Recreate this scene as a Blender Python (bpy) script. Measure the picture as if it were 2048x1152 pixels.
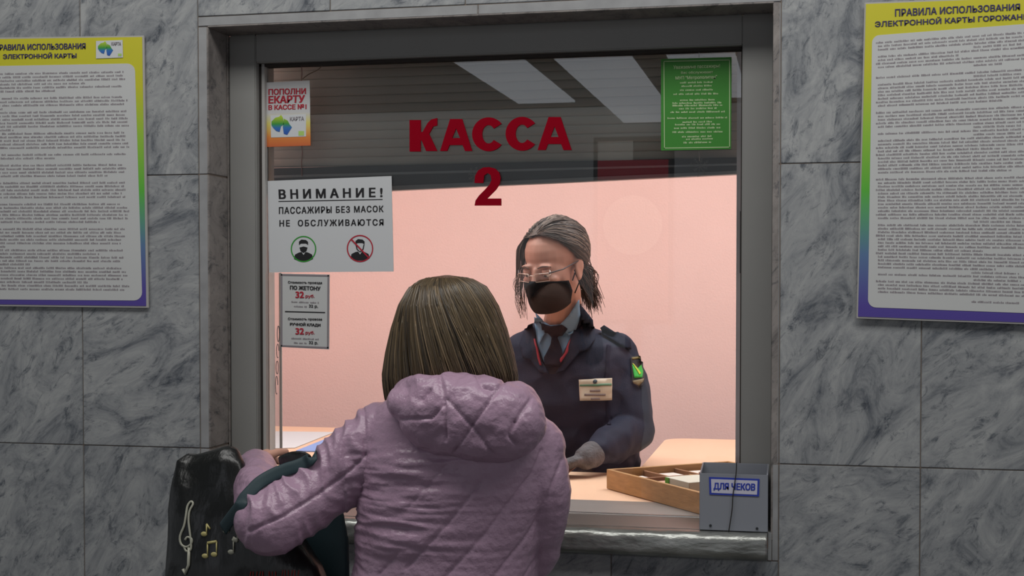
import bpy, bmesh, math, random
import numpy as np
from mathutils import Vector, Matrix, Euler, noise
from mathutils.bvhtree import BVHTree
from mathutils.geometry import delaunay_2d_cdt
random.seed(7); rng = np.random.default_rng(7)
C = bpy.context.scene.collection
S = bpy.context.scene
for o in list(bpy.data.objects): bpy.data.objects.remove(o)

# ------------------------------------------------------------------ camera
F = 2700.0; TH = math.atan(0.214); PITCH = math.radians(1.5)
HOR = 569.0; PPY = HOR + F*math.tan(PITCH)
CAM = Vector((0.594, -2.78, 1.58))
cR = Vector((math.cos(TH), math.sin(TH), 0))
f0 = Vector((-math.sin(TH), math.cos(TH), 0))
cF = f0*math.cos(PITCH) - Vector((0,0,1))*math.sin(PITCH)
cU = Vector((0,0,1))*math.cos(PITCH) + f0*math.sin(PITCH)
cd = bpy.data.cameras.new('camera'); co = bpy.data.objects.new('camera', cd); C.objects.link(co)
cd.sensor_width = 36; cd.lens = F/2048*36; cd.shift_y = (PPY-576)/2048; cd.clip_start = 0.05
co.matrix_world = Matrix(((cR.x,cU.x,-cF.x,CAM.x),(cR.y,cU.y,-cF.y,CAM.y),(cR.z,cU.z,-cF.z,CAM.z),(0,0,0,1)))
S.camera = co
# ------------------------------------------------------------------ light
S.view_settings.view_transform = 'Standard'; S.view_settings.look = 'None'
S.view_settings.exposure = 0.0; S.view_settings.gamma = 1.0; S.view_settings.use_curve_mapping = False
w = bpy.data.worlds.new('hall_air'); S.world = w; w.use_nodes = True
w.node_tree.nodes['Background'].inputs[0].default_value = (0.92, 0.95, 1.0, 1)
w.node_tree.nodes['Background'].inputs[1].default_value = 0.32
def area(name, loc, sx, sy, power, col, rot=(0,0,0)):
    l = bpy.data.lights.new(name, 'AREA'); l.shape = 'RECTANGLE'; l.size = sx; l.size_y = sy; l.energy = power; l.color = col
    o = bpy.data.objects.new(name, l); C.objects.link(o); o.location = loc; o.rotation_euler = rot; return o
area('booth_tube_light', (-0.35, 0.75, 2.72), 2.2, 0.7, 36, (0.95, 0.97, 1.0))
area('booth_tube_light', (0.75, 1.0, 2.72), 0.6, 1.2, 14, (0.95, 0.97, 1.0))
area('hall_lamp_light', (0.2, -1.05, 3.12), 3.6, 0.7, 42, (1.0, 0.985, 0.96))

# ------------------------------------------------------------------ projection between real planes and the view
def ray(px, py): return cF + cR*((px-1024)/F) - cU*((py-PPY)/F)
def P(px, py, Y):
    r = ray(px, py); return CAM + r*((Y-CAM.y)/r.y)
def PZ(px, py, z):
    r = ray(px, py); return CAM + r*((z-CAM.z)/r.z)
def proj(A):
    A = np.asarray(A, float) - np.array(CAM)
    d = A@np.array(cF)
    return 1024 + F*(A@np.array(cR))/d, PPY - F*(A@np.array(cU))/d

# ------------------------------------------------------------------ materials
def lin(c):
    return tuple((v/255/12.92 if v/255 <= 0.04045 else ((v/255+0.055)/1.055)**2.4) for v in c) + (1,)
def mat(name, col, rough=0.6, metal=0.0, bump=0.0, bscale=60, var=0.0, vscale=8, coat=0, emit=0, sheen=0, spec=0.5, stretch=(1,1,1)):
    m = bpy.data.materials.new(name); m.use_nodes = True; nt = m.node_tree; n = nt.nodes; L = nt.links
    b = n['Principled BSDF']; b.inputs['Base Color'].default_value = lin(col)
    b.inputs['Roughness'].default_value = rough; b.inputs['Metallic'].default_value = metal
    b.inputs['Specular IOR Level'].default_value = spec
    b.inputs['Coat Weight'].default_value = coat; b.inputs['Sheen Weight'].default_value = sheen
    if emit: b.inputs['Emission Color'].default_value = lin(col); b.inputs['Emission Strength'].default_value = emit
    tc = n.new('ShaderNodeTexCoord'); mp = n.new('ShaderNodeMapping'); mp.inputs['Scale'].default_value = stretch
    L.new(tc.outputs['Object'], mp.inputs[0])
    if var:
        t = n.new('ShaderNodeTexNoise'); t.inputs['Scale'].default_value = vscale; t.inputs['Detail'].default_value = 6
        L.new(mp.outputs[0], t.inputs[0])
        r = n.new('ShaderNodeValToRGB'); c = lin(col)
        r.color_ramp.elements[0].position = .3; r.color_ramp.elements[1].position = .7
        r.color_ramp.elements[0].color = tuple(v*(1-var) for v in c[:3])+(1,); r.color_ramp.elements[1].color = tuple(min(1,v*(1+var)) for v in c[:3])+(1,)
        L.new(t.outputs[0], r.inputs[0]); L.new(r.outputs[0], b.inputs['Base Color'])
    if bump:
        t = n.new('ShaderNodeTexNoise'); t.inputs['Scale'].default_value = bscale; t.inputs['Detail'].default_value = 5
        L.new(mp.outputs[0], t.inputs[0]); bu = n.new('ShaderNodeBump'); bu.inputs['Strength'].default_value = bump; bu.inputs['Distance'].default_value = 0.01
        L.new(t.outputs[0], bu.inputs['Height']); L.new(bu.outputs[0], b.inputs['Normal'])
    return m
def marble(name, lo, hi, shade=1.0):
    m = bpy.data.materials.new(name); m.use_nodes = True; nt = m.node_tree; n = nt.nodes; L = nt.links
    b = n['Principled BSDF']; b.inputs['Roughness'].default_value = 0.42; b.inputs['Specular IOR Level'].default_value = .3
    tc = n.new('ShaderNodeTexCoord'); oi = n.new('ShaderNodeObjectInfo')
    mul = n.new('ShaderNodeMath'); mul.operation = 'MULTIPLY'; mul.inputs[1].default_value = 37.0; L.new(oi.outputs['Random'], mul.inputs[0])
    add = n.new('ShaderNodeVectorMath'); add.operation = 'ADD'; L.new(tc.outputs['Object'], add.inputs[0]); L.new(mul.outputs[0], add.inputs[1])
    mr = n.new('ShaderNodeMapRange'); mr.inputs['To Min'].default_value = .35; mr.inputs['To Max'].default_value = 1.25; L.new(oi.outputs['Random'], mr.inputs[0])
    vr = n.new('ShaderNodeVectorRotate'); vr.rotation_type = 'AXIS_ANGLE'; vr.inputs['Axis'].default_value = (0,1,0); L.new(add.outputs[0], vr.inputs[0]); L.new(mr.outputs[0], vr.inputs['Angle'])
    mp = n.new('ShaderNodeMapping'); mp.inputs['Scale'].default_value = (1.0, 1.0, 2.1); L.new(vr.outputs[0], mp.inputs[0])
    def nz(scale, detail, dist, rough=.6):
        t = n.new('ShaderNodeTexNoise'); t.inputs['Scale'].default_value = scale; t.inputs['Detail'].default_value = detail
        t.inputs['Distortion'].default_value = dist; t.inputs['Roughness'].default_value = rough; L.new(mp.outputs[0], t.inputs[0]); return t
    a = nz(6.0, 12, 1.2, .74); c = nz(19, 12, .8, .80)
    r1 = n.new('ShaderNodeValToRGB'); e = r1.color_ramp.elements
    e[0].position = .33; e[0].color = lin(lo); e[1].position = .62; e[1].color = lin(hi)
    x = e.new(.46); x.color = lin([lo[i]*.35+hi[i]*.65 for i in range(3)])
    L.new(a.outputs[0], r1.inputs[0])
    r2 = n.new('ShaderNodeValToRGB'); e = r2.color_ramp.elements
    e[0].position = .36; e[0].color = (.26,.29,.34,1); e[1].position = .475; e[1].color = (1,1,1,1)
    L.new(c.outputs[0], r2.inputs[0])
    mx = n.new('ShaderNodeMix'); mx.data_type = 'RGBA'; mx.blend_type = 'MULTIPLY'; mx.inputs[0].default_value = .9
    L.new(r1.outputs[0], mx.inputs[6]); L.new(r2.outputs[0], mx.inputs[7]); L.new(mx.outputs[2], b.inputs['Base Color'])
    return m
def gradient(name, stops, axis='Z', rough=.45):
    m = bpy.data.materials.new(name); m.use_nodes = True; nt = m.node_tree; n = nt.nodes; L = nt.links
    b = n['Principled BSDF']; b.inputs['Roughness'].default_value = rough
    tc = n.new('ShaderNodeTexCoord'); sx = n.new('ShaderNodeSeparateXYZ'); L.new(tc.outputs['Generated'], sx.inputs[0])
    r = n.new('ShaderNodeValToRGB'); e = r.color_ramp.elements
    e[0].position = stops[0][0]; e[0].color = lin(stops[0][1]); e[1].position = stops[-1][0]; e[1].color = lin(stops[-1][1])
    for p, c in stops[1:-1]: q = e.new(p); q.color = lin(c)
    L.new(sx.outputs[axis], r.inputs[0]); L.new(r.outputs[0], b.inputs['Base Color']); return m
def glassmat(name, tint=(1,1,1), ior=1.5, rough=0.0, k=1.0):
    m = bpy.data.materials.new(name); m.use_nodes = True; nt = m.node_tree; n = nt.nodes; L = nt.links
    n.remove(n['Principled BSDF']); t = n.new('ShaderNodeBsdfTransparent'); t.inputs[0].default_value = tint+(1,)
    g = n.new('ShaderNodeBsdfGlossy'); g.inputs['Roughness'].default_value = rough
    f = n.new('ShaderNodeFresnel'); f.inputs[0].default_value = ior
    mu = n.new('ShaderNodeMath'); mu.operation = 'MULTIPLY'; mu.inputs[1].default_value = k; L.new(f.outputs[0], mu.inputs[0])
    mx = n.new('ShaderNodeMixShader'); L.new(mu.outputs[0], mx.inputs[0]); L.new(t.outputs[0], mx.inputs[1]); L.new(g.outputs[0], mx.inputs[2])
    L.new(mx.outputs[0], n['Material Output'].inputs[0]); return m
M = {}
M['marble'] = marble('grey_marble', (92,97,104), (168,170,170))
M['marble_edge'] = mat('marble_edge_strip', (150,151,152), .5, var=.12, vscale=25)
M['marble_reveal'] = marble('reveal_marble', (104,100,98), (150,144,140))
M['grout'] = mat('grout', (120,108,98), .9)
M['frame'] = mat('grey_frame_paint', (140,140,137), .42, var=.03)
M['frame_dark'] = mat('frame_gap', (52,46,42), .8)
M['frame_in'] = mat('white_inner_frame', (215,215,220), .5)
M['pink'] = mat('pink_plaster', (240,206,198), .9, bump=.15, bscale=150, var=.02, vscale=3)
M['white_wall'] = mat('booth_ceiling_paint', (225,215,210), .9)
M['floor'] = mat('floor_stone', (110,108,104), .5, var=.1)
M['hallceil'] = mat('hall_ceiling', (70,70,70), .8)
M['lamp'] = mat('ceiling_lamp_panel', (235,240,250), .5, emit=1.35)
M['slat'] = mat('shutter_slat', (172,170,162), .55, var=.06, vscale=6)
M['rail'] = mat('shutter_rail', (44,47,50), .4)
M['lip'] = mat('shutter_lip', (118,126,128), .35)
M['steel'] = mat('brushed_steel_counter', (150,146,142), .4, metal=.5, var=.12, vscale=5)
M['apron'] = mat('worn_steel_apron', (150,152,148), .36, metal=.8, var=.4, vscale=14, bump=.5, bscale=26, stretch=(.6,1,1.6))
M['desk'] = mat('beige_laminate_desk', (232,192,160), .5, var=.03)
M['paper'] = mat('white_paper', (205,208,210), .8)
M['paper2'] = mat('grey_white_paper', (198,200,199), .7)
M['bluepaper'] = mat('blue_folder', (130,160,215), .6)
M['ink'] = mat('black_print', (22,22,26), .7)
M['greyink'] = mat('grey_print', (138,131,136), .8)
M['redink'] = mat('red_print', (178,28,50), .7)
M['kassa'] = mat('dark_red_letter', (140,2,26), .7, spec=.05)
M['greenprint'] = mat('green_print', (40,150,40), .7)
M['yellowprint'] = mat('pale_green_print', (170,205,110), .6)
M['green'] = mat('green_notice', (54,132,40), .5)
M['palegreen'] = mat('pale_green_lettering', (176,200,150), .6)
M['navyprint'] = mat('navy_print', (54,48,100), .6)
M['blueprint'] = mat('blue_print', (44,64,170), .6)
M['box'] = mat('grey_box_paint', (138,142,150), .45)
M['wood'] = mat('tray_wood', (172,132,84), .6, var=.16, vscale=22, stretch=(1,1,5), bump=.1)
M['wood_in'] = mat('tray_inner_wood', (140,98,66), .7, var=.1)
M['glass'] = glassmat('window_glass', (.97,.985,.98), 1.5, 0, 1.15)
M['acrylic'] = glassmat('clear_acrylic', (.95,.96,.96), 1.45, .05, .15)
M['acrylic_edge'] = mat('acrylic_edge', (170,170,165), .3)
M['sleeve'] = mat('plastic_sleeve_edge', (178,176,172), .35)
M['twine_r'] = mat('red_white_twine', (200,150,140), .8)
M['twine_d'] = mat('dark_twine', (40,38,36), .8)
M['metal'] = mat('bright_metal', (200,200,200), .25, metal=1)

# ------------------------------------------------------------------ object helpers
def link(name, me, parent=None, m=None, smooth=False):
    o = bpy.data.objects.new(name, me); C.objects.link(o)
    if parent is not None:
        o.parent = parent
        o.matrix_parent_inverse = Matrix.Translation(-Vector(parent.location)) if parent.type == 'EMPTY' or parent.location.length else Matrix()
    if m is not None:
        for x in (m if isinstance(m, (list,tuple)) else [m]): me.materials.append(x)
    if smooth: me.polygons.foreach_set('use_smooth', [True]*len(me.polygons))
    return o
def tag(o, label=None, cat=None, group=None, kind=None):
    if label: o['label'] = label
    if cat: o['category'] = cat
    if group: o['group'] = group
    if kind: o['kind'] = kind
    return o
def empty(name, loc, label, cat, group=None):
    o = bpy.data.objects.new(name, None); C.objects.link(o); o.location = loc; o.empty_display_size = .05
    return tag(o, label, cat, group)
def bm_mesh(bm, name='m'):
    me = bpy.data.meshes.new(name); bmesh.ops.recalc_face_normals(bm, faces=bm.faces[:]); bm.to_mesh(me); bm.free(); return me
def add_box(bm, a, b, bevel=0):
    a = Vector(a); b = Vector(b)
    r = bmesh.ops.create_cube(bm, size=1, matrix=Matrix.Translation((a+b)/2) @ Matrix.Diagonal((abs(b.x-a.x), abs(b.y-a.y), abs(b.z-a.z), 1)))
    if bevel:
        es = list({e for v in r['verts'] for e in v.link_edges}); bmesh.ops.bevel(bm, geom=es, offset=bevel, segments=2, affect='EDGES', clamp_overlap=True)
def box(name, a, b, m, parent=None, bevel=0, smooth=False):
    bm = bmesh.new(); add_box(bm, a, b, bevel); return link(name, bm_mesh(bm), parent, m, smooth)
def boxc(name, a, b, m, parent=None, bevel=0):
    """box whose origin sits at its centre"""
    a = Vector(a); b = Vector(b); c = (a+b)/2; h = Vector((abs(b.x-a.x), abs(b.y-a.y), abs(b.z-a.z)))/2
    bm = bmesh.new(); add_box(bm, -h, h, bevel); me = bm_mesh(bm); o = link(name, me, parent, m); o.location = c; return o
def add_hex(bm, pts):
    """8 points: front quad (4) then back quad (4)"""
    v = [bm.verts.new(p) for p in pts]
    for f in ((0,1,2,3),(7,6,5,4),(0,4,5,1),(1,5,6,2),(2,6,7,3),(3,7,4,0)): bm.faces.new([v[i] for i in f])
def slab(name, q, Y, t, m, parent=None, bevel=0):
    """plate whose front face covers the view quad q (tl,tr,br,bl) on the plane y=Y"""
    bm = bmesh.new(); fr = [P(x,y,Y) for x,y in q]; add_hex(bm, fr + [p+Vector((0,t,0)) for p in fr])
    if bevel: bmesh.ops.bevel(bm, geom=bm.edges[:], offset=bevel, segments=2, affect='EDGES')
    return link(name, bm_mesh(bm), parent, m)
def rect(x0,y0,x1,y1): return [(x0,y0),(x1,y0),(x1,y1),(x0,y1)]
def polyprism(name, loops, Y, t, m, parent=None):
    """filled flat outlines given in view pixels on plane y=Y, thickness t behind"""
    bm = bmesh.new()
    for lp in loops:
        fr = [bm.verts.new(P(x,y,Y)) for x,y in lp]; bk = [bm.verts.new(P(x,y,Y)+Vector((0,t,0))) for x,y in lp]
        n = len(lp); es = [bm.edges.new((fr[i], fr[(i+1)%n])) for i in range(n)]
        bmesh.ops.triangle_fill(bm, edges=es, use_beauty=True)
        for i in range(n): bm.faces.new((fr[i], bk[i], bk[(i+1)%n], fr[(i+1)%n]))
    return link(name, bm_mesh(bm), parent, m)
def tube_geo(pts, rad, seg=8, cap=True):
    pts = [Vector(p) for p in pts]; n = len(pts)
    if not isinstance(rad, (list,tuple,np.ndarray)): rad = [rad]*n
    V = []; Fc = []; up = None
    for i,p in enumerate(pts):
        d = (pts[min(i+1,n-1)]-pts[max(i-1,0)]).normalized()
        if up is None: up = d.orthogonal().normalized()
        up = (up - d*up.dot(d)); up = up.normalized() if up.length > 1e-6 else d.orthogonal().normalized()
        s = d.cross(up)
        for k in range(seg):
            a = 2*math.pi*k/seg; V.append(p + (up*math.cos(a)+s*math.sin(a))*rad[i])
    for i in range(n-1):
        for k in range(seg): Fc.append((i*seg+k, i*seg+(k+1)%seg, (i+1)*seg+(k+1)%seg, (i+1)*seg+k))
    if cap: Fc.append(tuple(range(seg))[::-1]); Fc.append(tuple((n-1)*seg+k for k in range(seg)))
    return V, Fc
def mesh_from(parts, name='m'):
    V = []; Fc = []; mi = []
    for p in parts:
        k = len(V); V += [tuple(v) for v in p[0]]; Fc += [tuple(i+k for i in f) for f in p[1]]; mi += [p[2] if len(p) > 2 else 0]*len(p[1])
    me = bpy.data.meshes.new(name); me.from_pydata(V, [], Fc); me.polygons.foreach_set('material_index', mi); me.update(); return me
def tube(name, pts, rad, m, parent=None, seg=8, smooth=True):
    return link(name, mesh_from([tube_geo(pts, rad, seg)]), parent, m, smooth)
def smooth_path(pts, n=8):
    pts = [Vector(p) for p in pts]; out = []
    for i in range(len(pts)-1):
        p0 = pts[max(i-1,0)]; p1 = pts[i]; p2 = pts[i+1]; p3 = pts[min(i+2,len(pts)-1)]
        for k in range(n):
            t = k/n; out.append(.5*((2*p1)+(p2-p0)*t+(2*p0-5*p1+4*p2-p3)*t*t+(3*p1-p0-3*p2+p3)*t**3))
    out.append(pts[-1]); return out
def text_mesh(s, bold=0.0, extrude=0.0, spacing=1.0):
    cu = bpy.data.curves.new('t', 'FONT'); cu.body = s; cu.size = 1; cu.extrude = extrude; cu.resolution_u = 4; cu.space_character = spacing
    o = bpy.data.objects.new('t', cu); C.objects.link(o); dg = bpy.context.evaluated_depsgraph_get(); dg.update()
    me = bpy.data.meshes.new_from_object(o.evaluated_get(dg)); bpy.data.objects.remove(o)
    if bold > .004:
        bm = bmesh.new()
        for q_, (dx, dy) in enumerate(((-1,-.5),(1,-.5),(-1,.5),(1,.5),(0,0))):
            k = len(bm.verts); bm.from_mesh(me); bm.verts.ensure_lookup_table()
            for v in bm.verts[k:]: v.co.x += dx*bold*1.1; v.co.y += dy*bold*1.1; v.co.z += q_*.02*(1 if v.co.z > 0 else 0)
        bm.to_mesh(me); bm.free()
    return me
def text(name, s, q, Y, m, parent=None, bold=.012, depth=.0004, spacing=1.0):
    """flat lettering: its bounding box is laid over the view quad q on plane y=Y"""
    me = text_mesh(s, bold, .5 if depth else 0, spacing)
    n = len(me.vertices); a = np.zeros(n*3); me.vertices.foreach_get('co', a); a = a.reshape(-1,3)
    if n == 0: return None
    lo = a.min(0); hi = a.max(0); u = (a[:,0]-lo[0])/max(hi[0]-lo[0],1e-6); v = (a[:,1]-lo[1])/max(hi[1]-lo[1],1e-6)
    tl, tr, br, bl = [np.array(P(x,y,Y)) for x,y in q]
    pos = ((tl*(1-u)[:,None]+tr*u[:,None])*v[:,None] + (bl*(1-u)[:,None]+br*u[:,None])*(1-v)[:,None])
    pos[:,1] = Y + np.where(a[:,2] > 0, -depth-np.maximum(a[:,2]-.5,0)*.002, 0.0002)
    me.materials.clear(); me.vertices.foreach_set('co', pos.ravel()); me.update()
    return link(name, me, parent, m)
def lines_print(name, rows, Y, m, parent, ch=3.0):
    """rows of illegible fine print: tiny glyph-sized marks. rows: (x0,y0,x1,y1,height)"""
    bm = bmesh.new()
    for (x0,y0,x1,y1,h) in rows:
        n = max(1, int((x1-x0)/ch)); x = 0; wl = random.randint(3,9)
        while x < n:
            if wl == 0: wl = random.randint(3,10); x += 1; continue
            wl -= 1
            t0 = x/n; t1 = (x+random.uniform(.55,.85))/n; ya = y0+(y1-y0)*t0
            hh = h*random.choice((.72,.72,.8,1.0)); o1 = h-hh if random.random() < .85 else 0
            v = [bm.verts.new(P(px,py,Y)) for px,py in ((x0+(x1-x0)*t0, ya+o1),(x0+(x1-x0)*t1, ya+o1),(x0+(x1-x0)*t1, ya+h),(x0+(x1-x0)*t0, ya+h))]
            bm.faces.new(v); x += 1
    me = bpy.data.meshes.new('p'); bm.to_mesh(me); bm.free(); o = link(name, me, parent, m); return o
def circle(cx, cy, r, n=28, ry=None): return [(cx+r*math.cos(2*math.pi*i/n), cy+(ry or r)*math.sin(2*math.pi*i/n)) for i in range(n)]
def px_tube(name, pts, Y, r, m, parent=None, seg=6): return tube(name, [P(x,y,Y) for x,y in pts], r, m, parent, seg)

# ------------------------------------------------------------------ the setting: marble wall
ZC = CAM.z-.503
XL = P(417,500,0).x; XR = P(1546,500,0).x                         # opening
ZT = (P(417,52,0).z + P(1547,5,0).z)/2; ZB = 1.02
X1 = P(164,600,0).x; XT0 = P(398,500,0).x; XT1 = P(1560,500,0).x; X2 = P(1842,800,0).x
ZR1 = (P(300,347,0).z+P(1640,330,0).z)/2; ZR2 = (P(300,882,0).z+P(1700,945,0).z)/2
ZTT = (P(417,32,0).z + P(1547,-17,0).z)/2
print('CAL', XL, XR, ZT, X1, XT0, XT1, X2, 'rows', P(300,347,0).z, P(1640,330,0).z, P(300,882,0).z, P(1700,945,0).z, ZTT)
bm = bmesh.new()
add_box(bm, (-2.6,.0028,0), (XL,.12,3.2)); add_box(bm, (XR+.0,.0028,0), (2.6,.12,3.2)); add_box(bm, (XL,.0028,0), (XR,.12,ZB)); add_box(bm, (XL,.0028,ZT), (XR,.12,3.2))
wall = tag(link('wall_front', bm_mesh(bm), None, M['grout']), 'grey marble tiled hall wall around the ticket window', kind='structure')
J = .0018
def tile(x0,z0,x1,z1,m='marble',y=0):
    if x1-x0 < .01 or z1-z0 < .01: return
    dy = random.uniform(0,.0012)
    boxc('tile', (x0+J/2,y+dy,z0+J/2), (x1-J/2,y+.02,z1-J/2), M[m], wall, .0012)
H = ZR1-ZR2
zs = [0, ZR2-H, ZR2, ZR1, ZR1+H, 3.2]
zs = [z for z in zs if z > -.01]
xsL = [X1-.3*k for k in range(7,-1,-1)] + [XT0]
for i in range(len(xsL)-1):
    for j in range(len(zs)-1): tile(xsL[i], zs[j], xsL[i+1], zs[j+1])
W = X2-XT1
xsR = [XT1, X2] + [X2+.3*k for k in range(1,6)]
for i in range(len(xsR)-1):
    for j in range(len(zs)-1): tile(xsR[i], zs[j], xsR[i+1], zs[j+1])
xm = [XT0, P(660,20,0).x]; 
while xm[-1]+.3 < XT1-.05: xm.append(xm[-1]+.3)
xm.append(XT1)
for i in range(len(xm)-1): tile(xm[i], ZTT, xm[i+1], zs[-2]); tile(xm[i], zs[-2], xm[i+1], 3.2)
xb = [XT0, P(620,1130,0).x, P(920,1130,0).x, P(1222,1130,0).x, XT1]
for i in range(4):
    tile(xb[i], ZR2-H, xb[i+1], 1.018)
    tile(xb[i], 0, xb[i+1], ZR2-H)
# edge strips round the opening
for a,b in ((1.018, ZR2),(ZR2,ZR1),(ZR1,ZT)): tile(XT0, a, XL, b, 'marble_edge'); tile(XR, a, XT1, b, 'marble_edge')
boxc('tile', (P(1535.5,1090,0).x,-.0006,1.019), (XR+.0,.02,ZC-.001), M['marble_edge'], wall, .0008)
tile(XT0, ZT, (XL+XR)/2, ZTT, 'marble_edge'); tile((XL+XR)/2, ZT, XT1, ZTT, 'marble_edge')
# reveals
FY = .10
for a,b in ((1.06, ZR2),(ZR2,ZR1),(ZR1,ZT)): boxc('reveal_slab', (XL-.012,.001,a+J), (XL+.002,FY+.01,b-J), M['marble_reveal'], wall, .001)
boxc('reveal_slab', (XR-.002,.001,1.06), (XR+.012,FY+.01,ZT), M['marble_reveal'], wall, .001)
boxc('reveal_slab', (XL,.001,ZT-.002), (XR,FY+.01,ZT+.012), M['marble_reveal'], wall, .001)

# booth shell and hall shell
def struct(name, a, b, m, label=None): return tag(box(name, a, b, m), label, kind='structure')
BY = 2.35
struct('wall_back', (-1.9,BY,.2), (1.5,BY+.1,2.8), M['pink'], 'pale pink plastered back wall of the booth')
struct('wall_left', (-1.9,.12,.2), (-1.8,BY,2.8), M['pink'], 'pale pink side wall of the booth')
struct('wall_right', (1.4,.12,.2), (1.5,BY,2.8), M['pink'])
struct('wall_inner', (-1.8,.121,.2), (XL-.03,.14,2.8), M['pink'])
struct('ceiling_booth', (-1.9,.0+.12,2.8), (1.5,BY+.1,2.9), M['white_wall'])
struct('floor_booth', (-1.9,.12,.15), (1.5,BY+.1,.25), M['floor'])
struct('floor', (-5,-9.2,-.1), (5,.02,0), M['floor'])
# hall ceiling with lit bands running away from the wall (they mirror in the glass)
HZ = 3.2; g2 = 2*.135
struct('ceiling', (-5,-9.2,HZ), (5,.12,HZ+.1), M['hallceil'])
def virt(px,py):
    p = PZ(px,py,HZ-.02); return p.x, -(p.y-g2)
e = [virt(915,127), virt(1055,125), virt(1115,122), virt(1265,115), virt(1335,112), virt(1470,105)]
print('virt', e, virt(1045,210))
Yend = virt(1045,205)[1]
for i in (0,2,4):
    t = empty('ceiling_light', ((e[i][0]+e[i+1][0])/2, -5, HZ-.03), ['left','middle','right'][i//2]+' one of three long lit ceiling panels mirrored in the glass', 'light', 'lit panels in the hall ceiling')
    Yend = virt(1045,205)[1] if i != 2 else virt(1200,245)[1]
    box('diffuser', (e[i][0], Yend, HZ-.03), (e[i+1][0], e[i][1]+1.9, HZ-.012), M['lamp'], t)
    box('trim', (e[i][0]-.02, Yend-.02, HZ-.014), (e[i+1][0]+.02, e[i][1]+1.92, HZ-.001), M['hallceil'], t)

# ------------------------------------------------------------------ window frame
win = tag(bpy.data.objects.new('window_1', None), 'grey framed ticket window set in the marble wall', kind='structure'); C.objects.link(win); win.location = (0,.1,1.06)
zft = ZT; ZS = 1.066
xa = P(460,500,FY).x; xb1 = P(513,500,FY).x; xc = P(1483,500,FY).x
ztr = (P(510,125,FY).z+P(1485,90,FY).z)/2
box('jamb', (XL+.003,FY-.003,ZS), (xa-.0015,FY+.05,zft-.003), M['marble_reveal'], win)
box('stile', (xa,FY,ZS), (xb1,FY+.055,zft-.002), M['frame'], win, .0025)
box('stile', (xc,FY,ZS), (XR-.0022,FY+.055,zft-.002), M['frame'], win, .0025)
box('head_rail', (xb1-.001,FY+.001,ztr), (xc+.001,FY+.055,zft-.002), M['frame'], win, .0025)
box('seal', (xb1-.001,FY+.02,ZS), (xb1+.006,FY+.05,ztr), M['frame_dark'], win)
box('seal', (xc-.003,FY+.02,ZS), (xc+.001,FY+.05,ztr), M['frame_dark'], win)
box('seal', (xb1,FY+.02,ztr-.006), (xc,FY+.05,ztr+.001), M['frame_dark'], win)
box('inner_stile', (xb1+.006,FY+.02,ZS), (xb1+.013,FY+.075,ztr), M['sleeve'], win)
box('inner_stile', (xc-.014,FY+.07,ZS), (xc+.02,FY+.10,ztr), M['frame_in'], win)
box('latch', (xc-.006,FY+.056,P(1480,548,.15).z), (xc+.002,FY+.069,P(1480,420,.15).z), M['frame_dark'], win, .002)
GY = FY+.035; gz = P(1250,1031,GY).z
box('pane', (xb1+.001,GY,gz), (xc-.001,GY+.006,ztr-.001), M['glass'], win)
box('pane_edge_strip', (xb1+.013,GY-.003,gz-.005), (xc-.001,GY+.009,gz), M['sleeve'], win)

# lettering on the pane
let = empty('window_lettering', P(980,420,GY), 'dark red raised lettering КАССА 2 stuck on the glass', 'lettering')
KY = GY-.0045
def L_(s, q, b=.05):
    o = text('letter', s, q, KY, M['kassa'], let, bold=b, depth=.0); return o
def poly_letter(loops, holes=None):
    """loops are outlines in view pixels; each letter a slab 4 mm thick"""
    polyprism('letter', loops, KY-.0005, .005, M['kassa'], let)
# K A C C A 2, outlines as in the photo
poly_letter([[(819,240),(841,240),(841,264),(845,264),(855,246),(862,239),(874,236),(874,251),(866,253),(858,268),(874,302),(852,302),(843,281),(841,281),(841,303),(819,303)]])
def Aglyph(x0, yt, yb, w):
    h = yb-yt; c = x0+w/2
    poly_letter([[(c-13,yt),(c+12,yt),(x0+w,yb),(x0+w-21,yb),(x0+w-25,yb-12),(c,yb-12),(c,yb-25),(c+7,yb-25),(c,yt+18),(c-7,yb-25),(c,yb-25),(c,yb-12),(x0+25,yb-12),(x0+21,yb),(x0,yb)]])
def Aglyph2(x0, yt, yb, w):
    c = x0+w/2
    L1 = [(c-12,yt),(c,yt),(c,yt+19),(c-8,yb-26),(c,yb-26),(c,yb-12),(c-13,yb-12),(c-18,yb),(x0,yb)]
    L2 = [(c,yt),(c+12,yt),(x0+w,yb),(c+18,yb),(c+13,yb-12),(c,yb-12),(c,yb-26),(c+8,yb-26),(c,yt+19)]
    bm = bmesh.new()
    for lp in (L1,L2):
        fr = [bm.verts.new(P(x,y,KY-.0005)) for x,y in lp]; bk = [bm.verts.new(P(x,y,KY-.0005)+Vector((0,.005,0))) for x,y in lp]
        n = len(lp); es = [bm.edges.new((fr[i], fr[(i+1)%n])) for i in range(n)]
        bmesh.ops.triangle_fill(bm, edges=es, use_beauty=True)
        for i in range(n): bm.faces.new((fr[i], bk[i], bk[(i+1)%n], fr[(i+1)%n]))
    link('letter', bm_mesh(bm), let, M['kassa'])
Aglyph2(880,238,302,64)
def Cglyph(cx, cy, rx, ry, t):
    out = []; inn = []
    for k in range(25):
        a = math.radians(38 + k*(360-76)/24); out.append((cx+rx*math.cos(a), cy-ry*math.sin(a))); inn.append((cx+(rx-t)*math.cos(a), cy-(ry-t*.78)*math.sin(a)))
    poly_letter([out+inn[::-1]])
Cglyph(977,268.5,33,34,20); Cglyph(1044,267.5,33,34,20)
Aglyph2(1075,234,300,68)
two = [(949,366),(950,352),(956,341),(966,335),(978,334),(990,337),(998,345),(1001,356),(999,368),(992,379),(981,390),(974,397),(1002,397),(1002,411),(949,411),(951,401),(958,391),(970,379),(979,369),(983,360),(981,350),(975,346),(968,351),(966,366)]
poly_letter([two])

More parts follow.
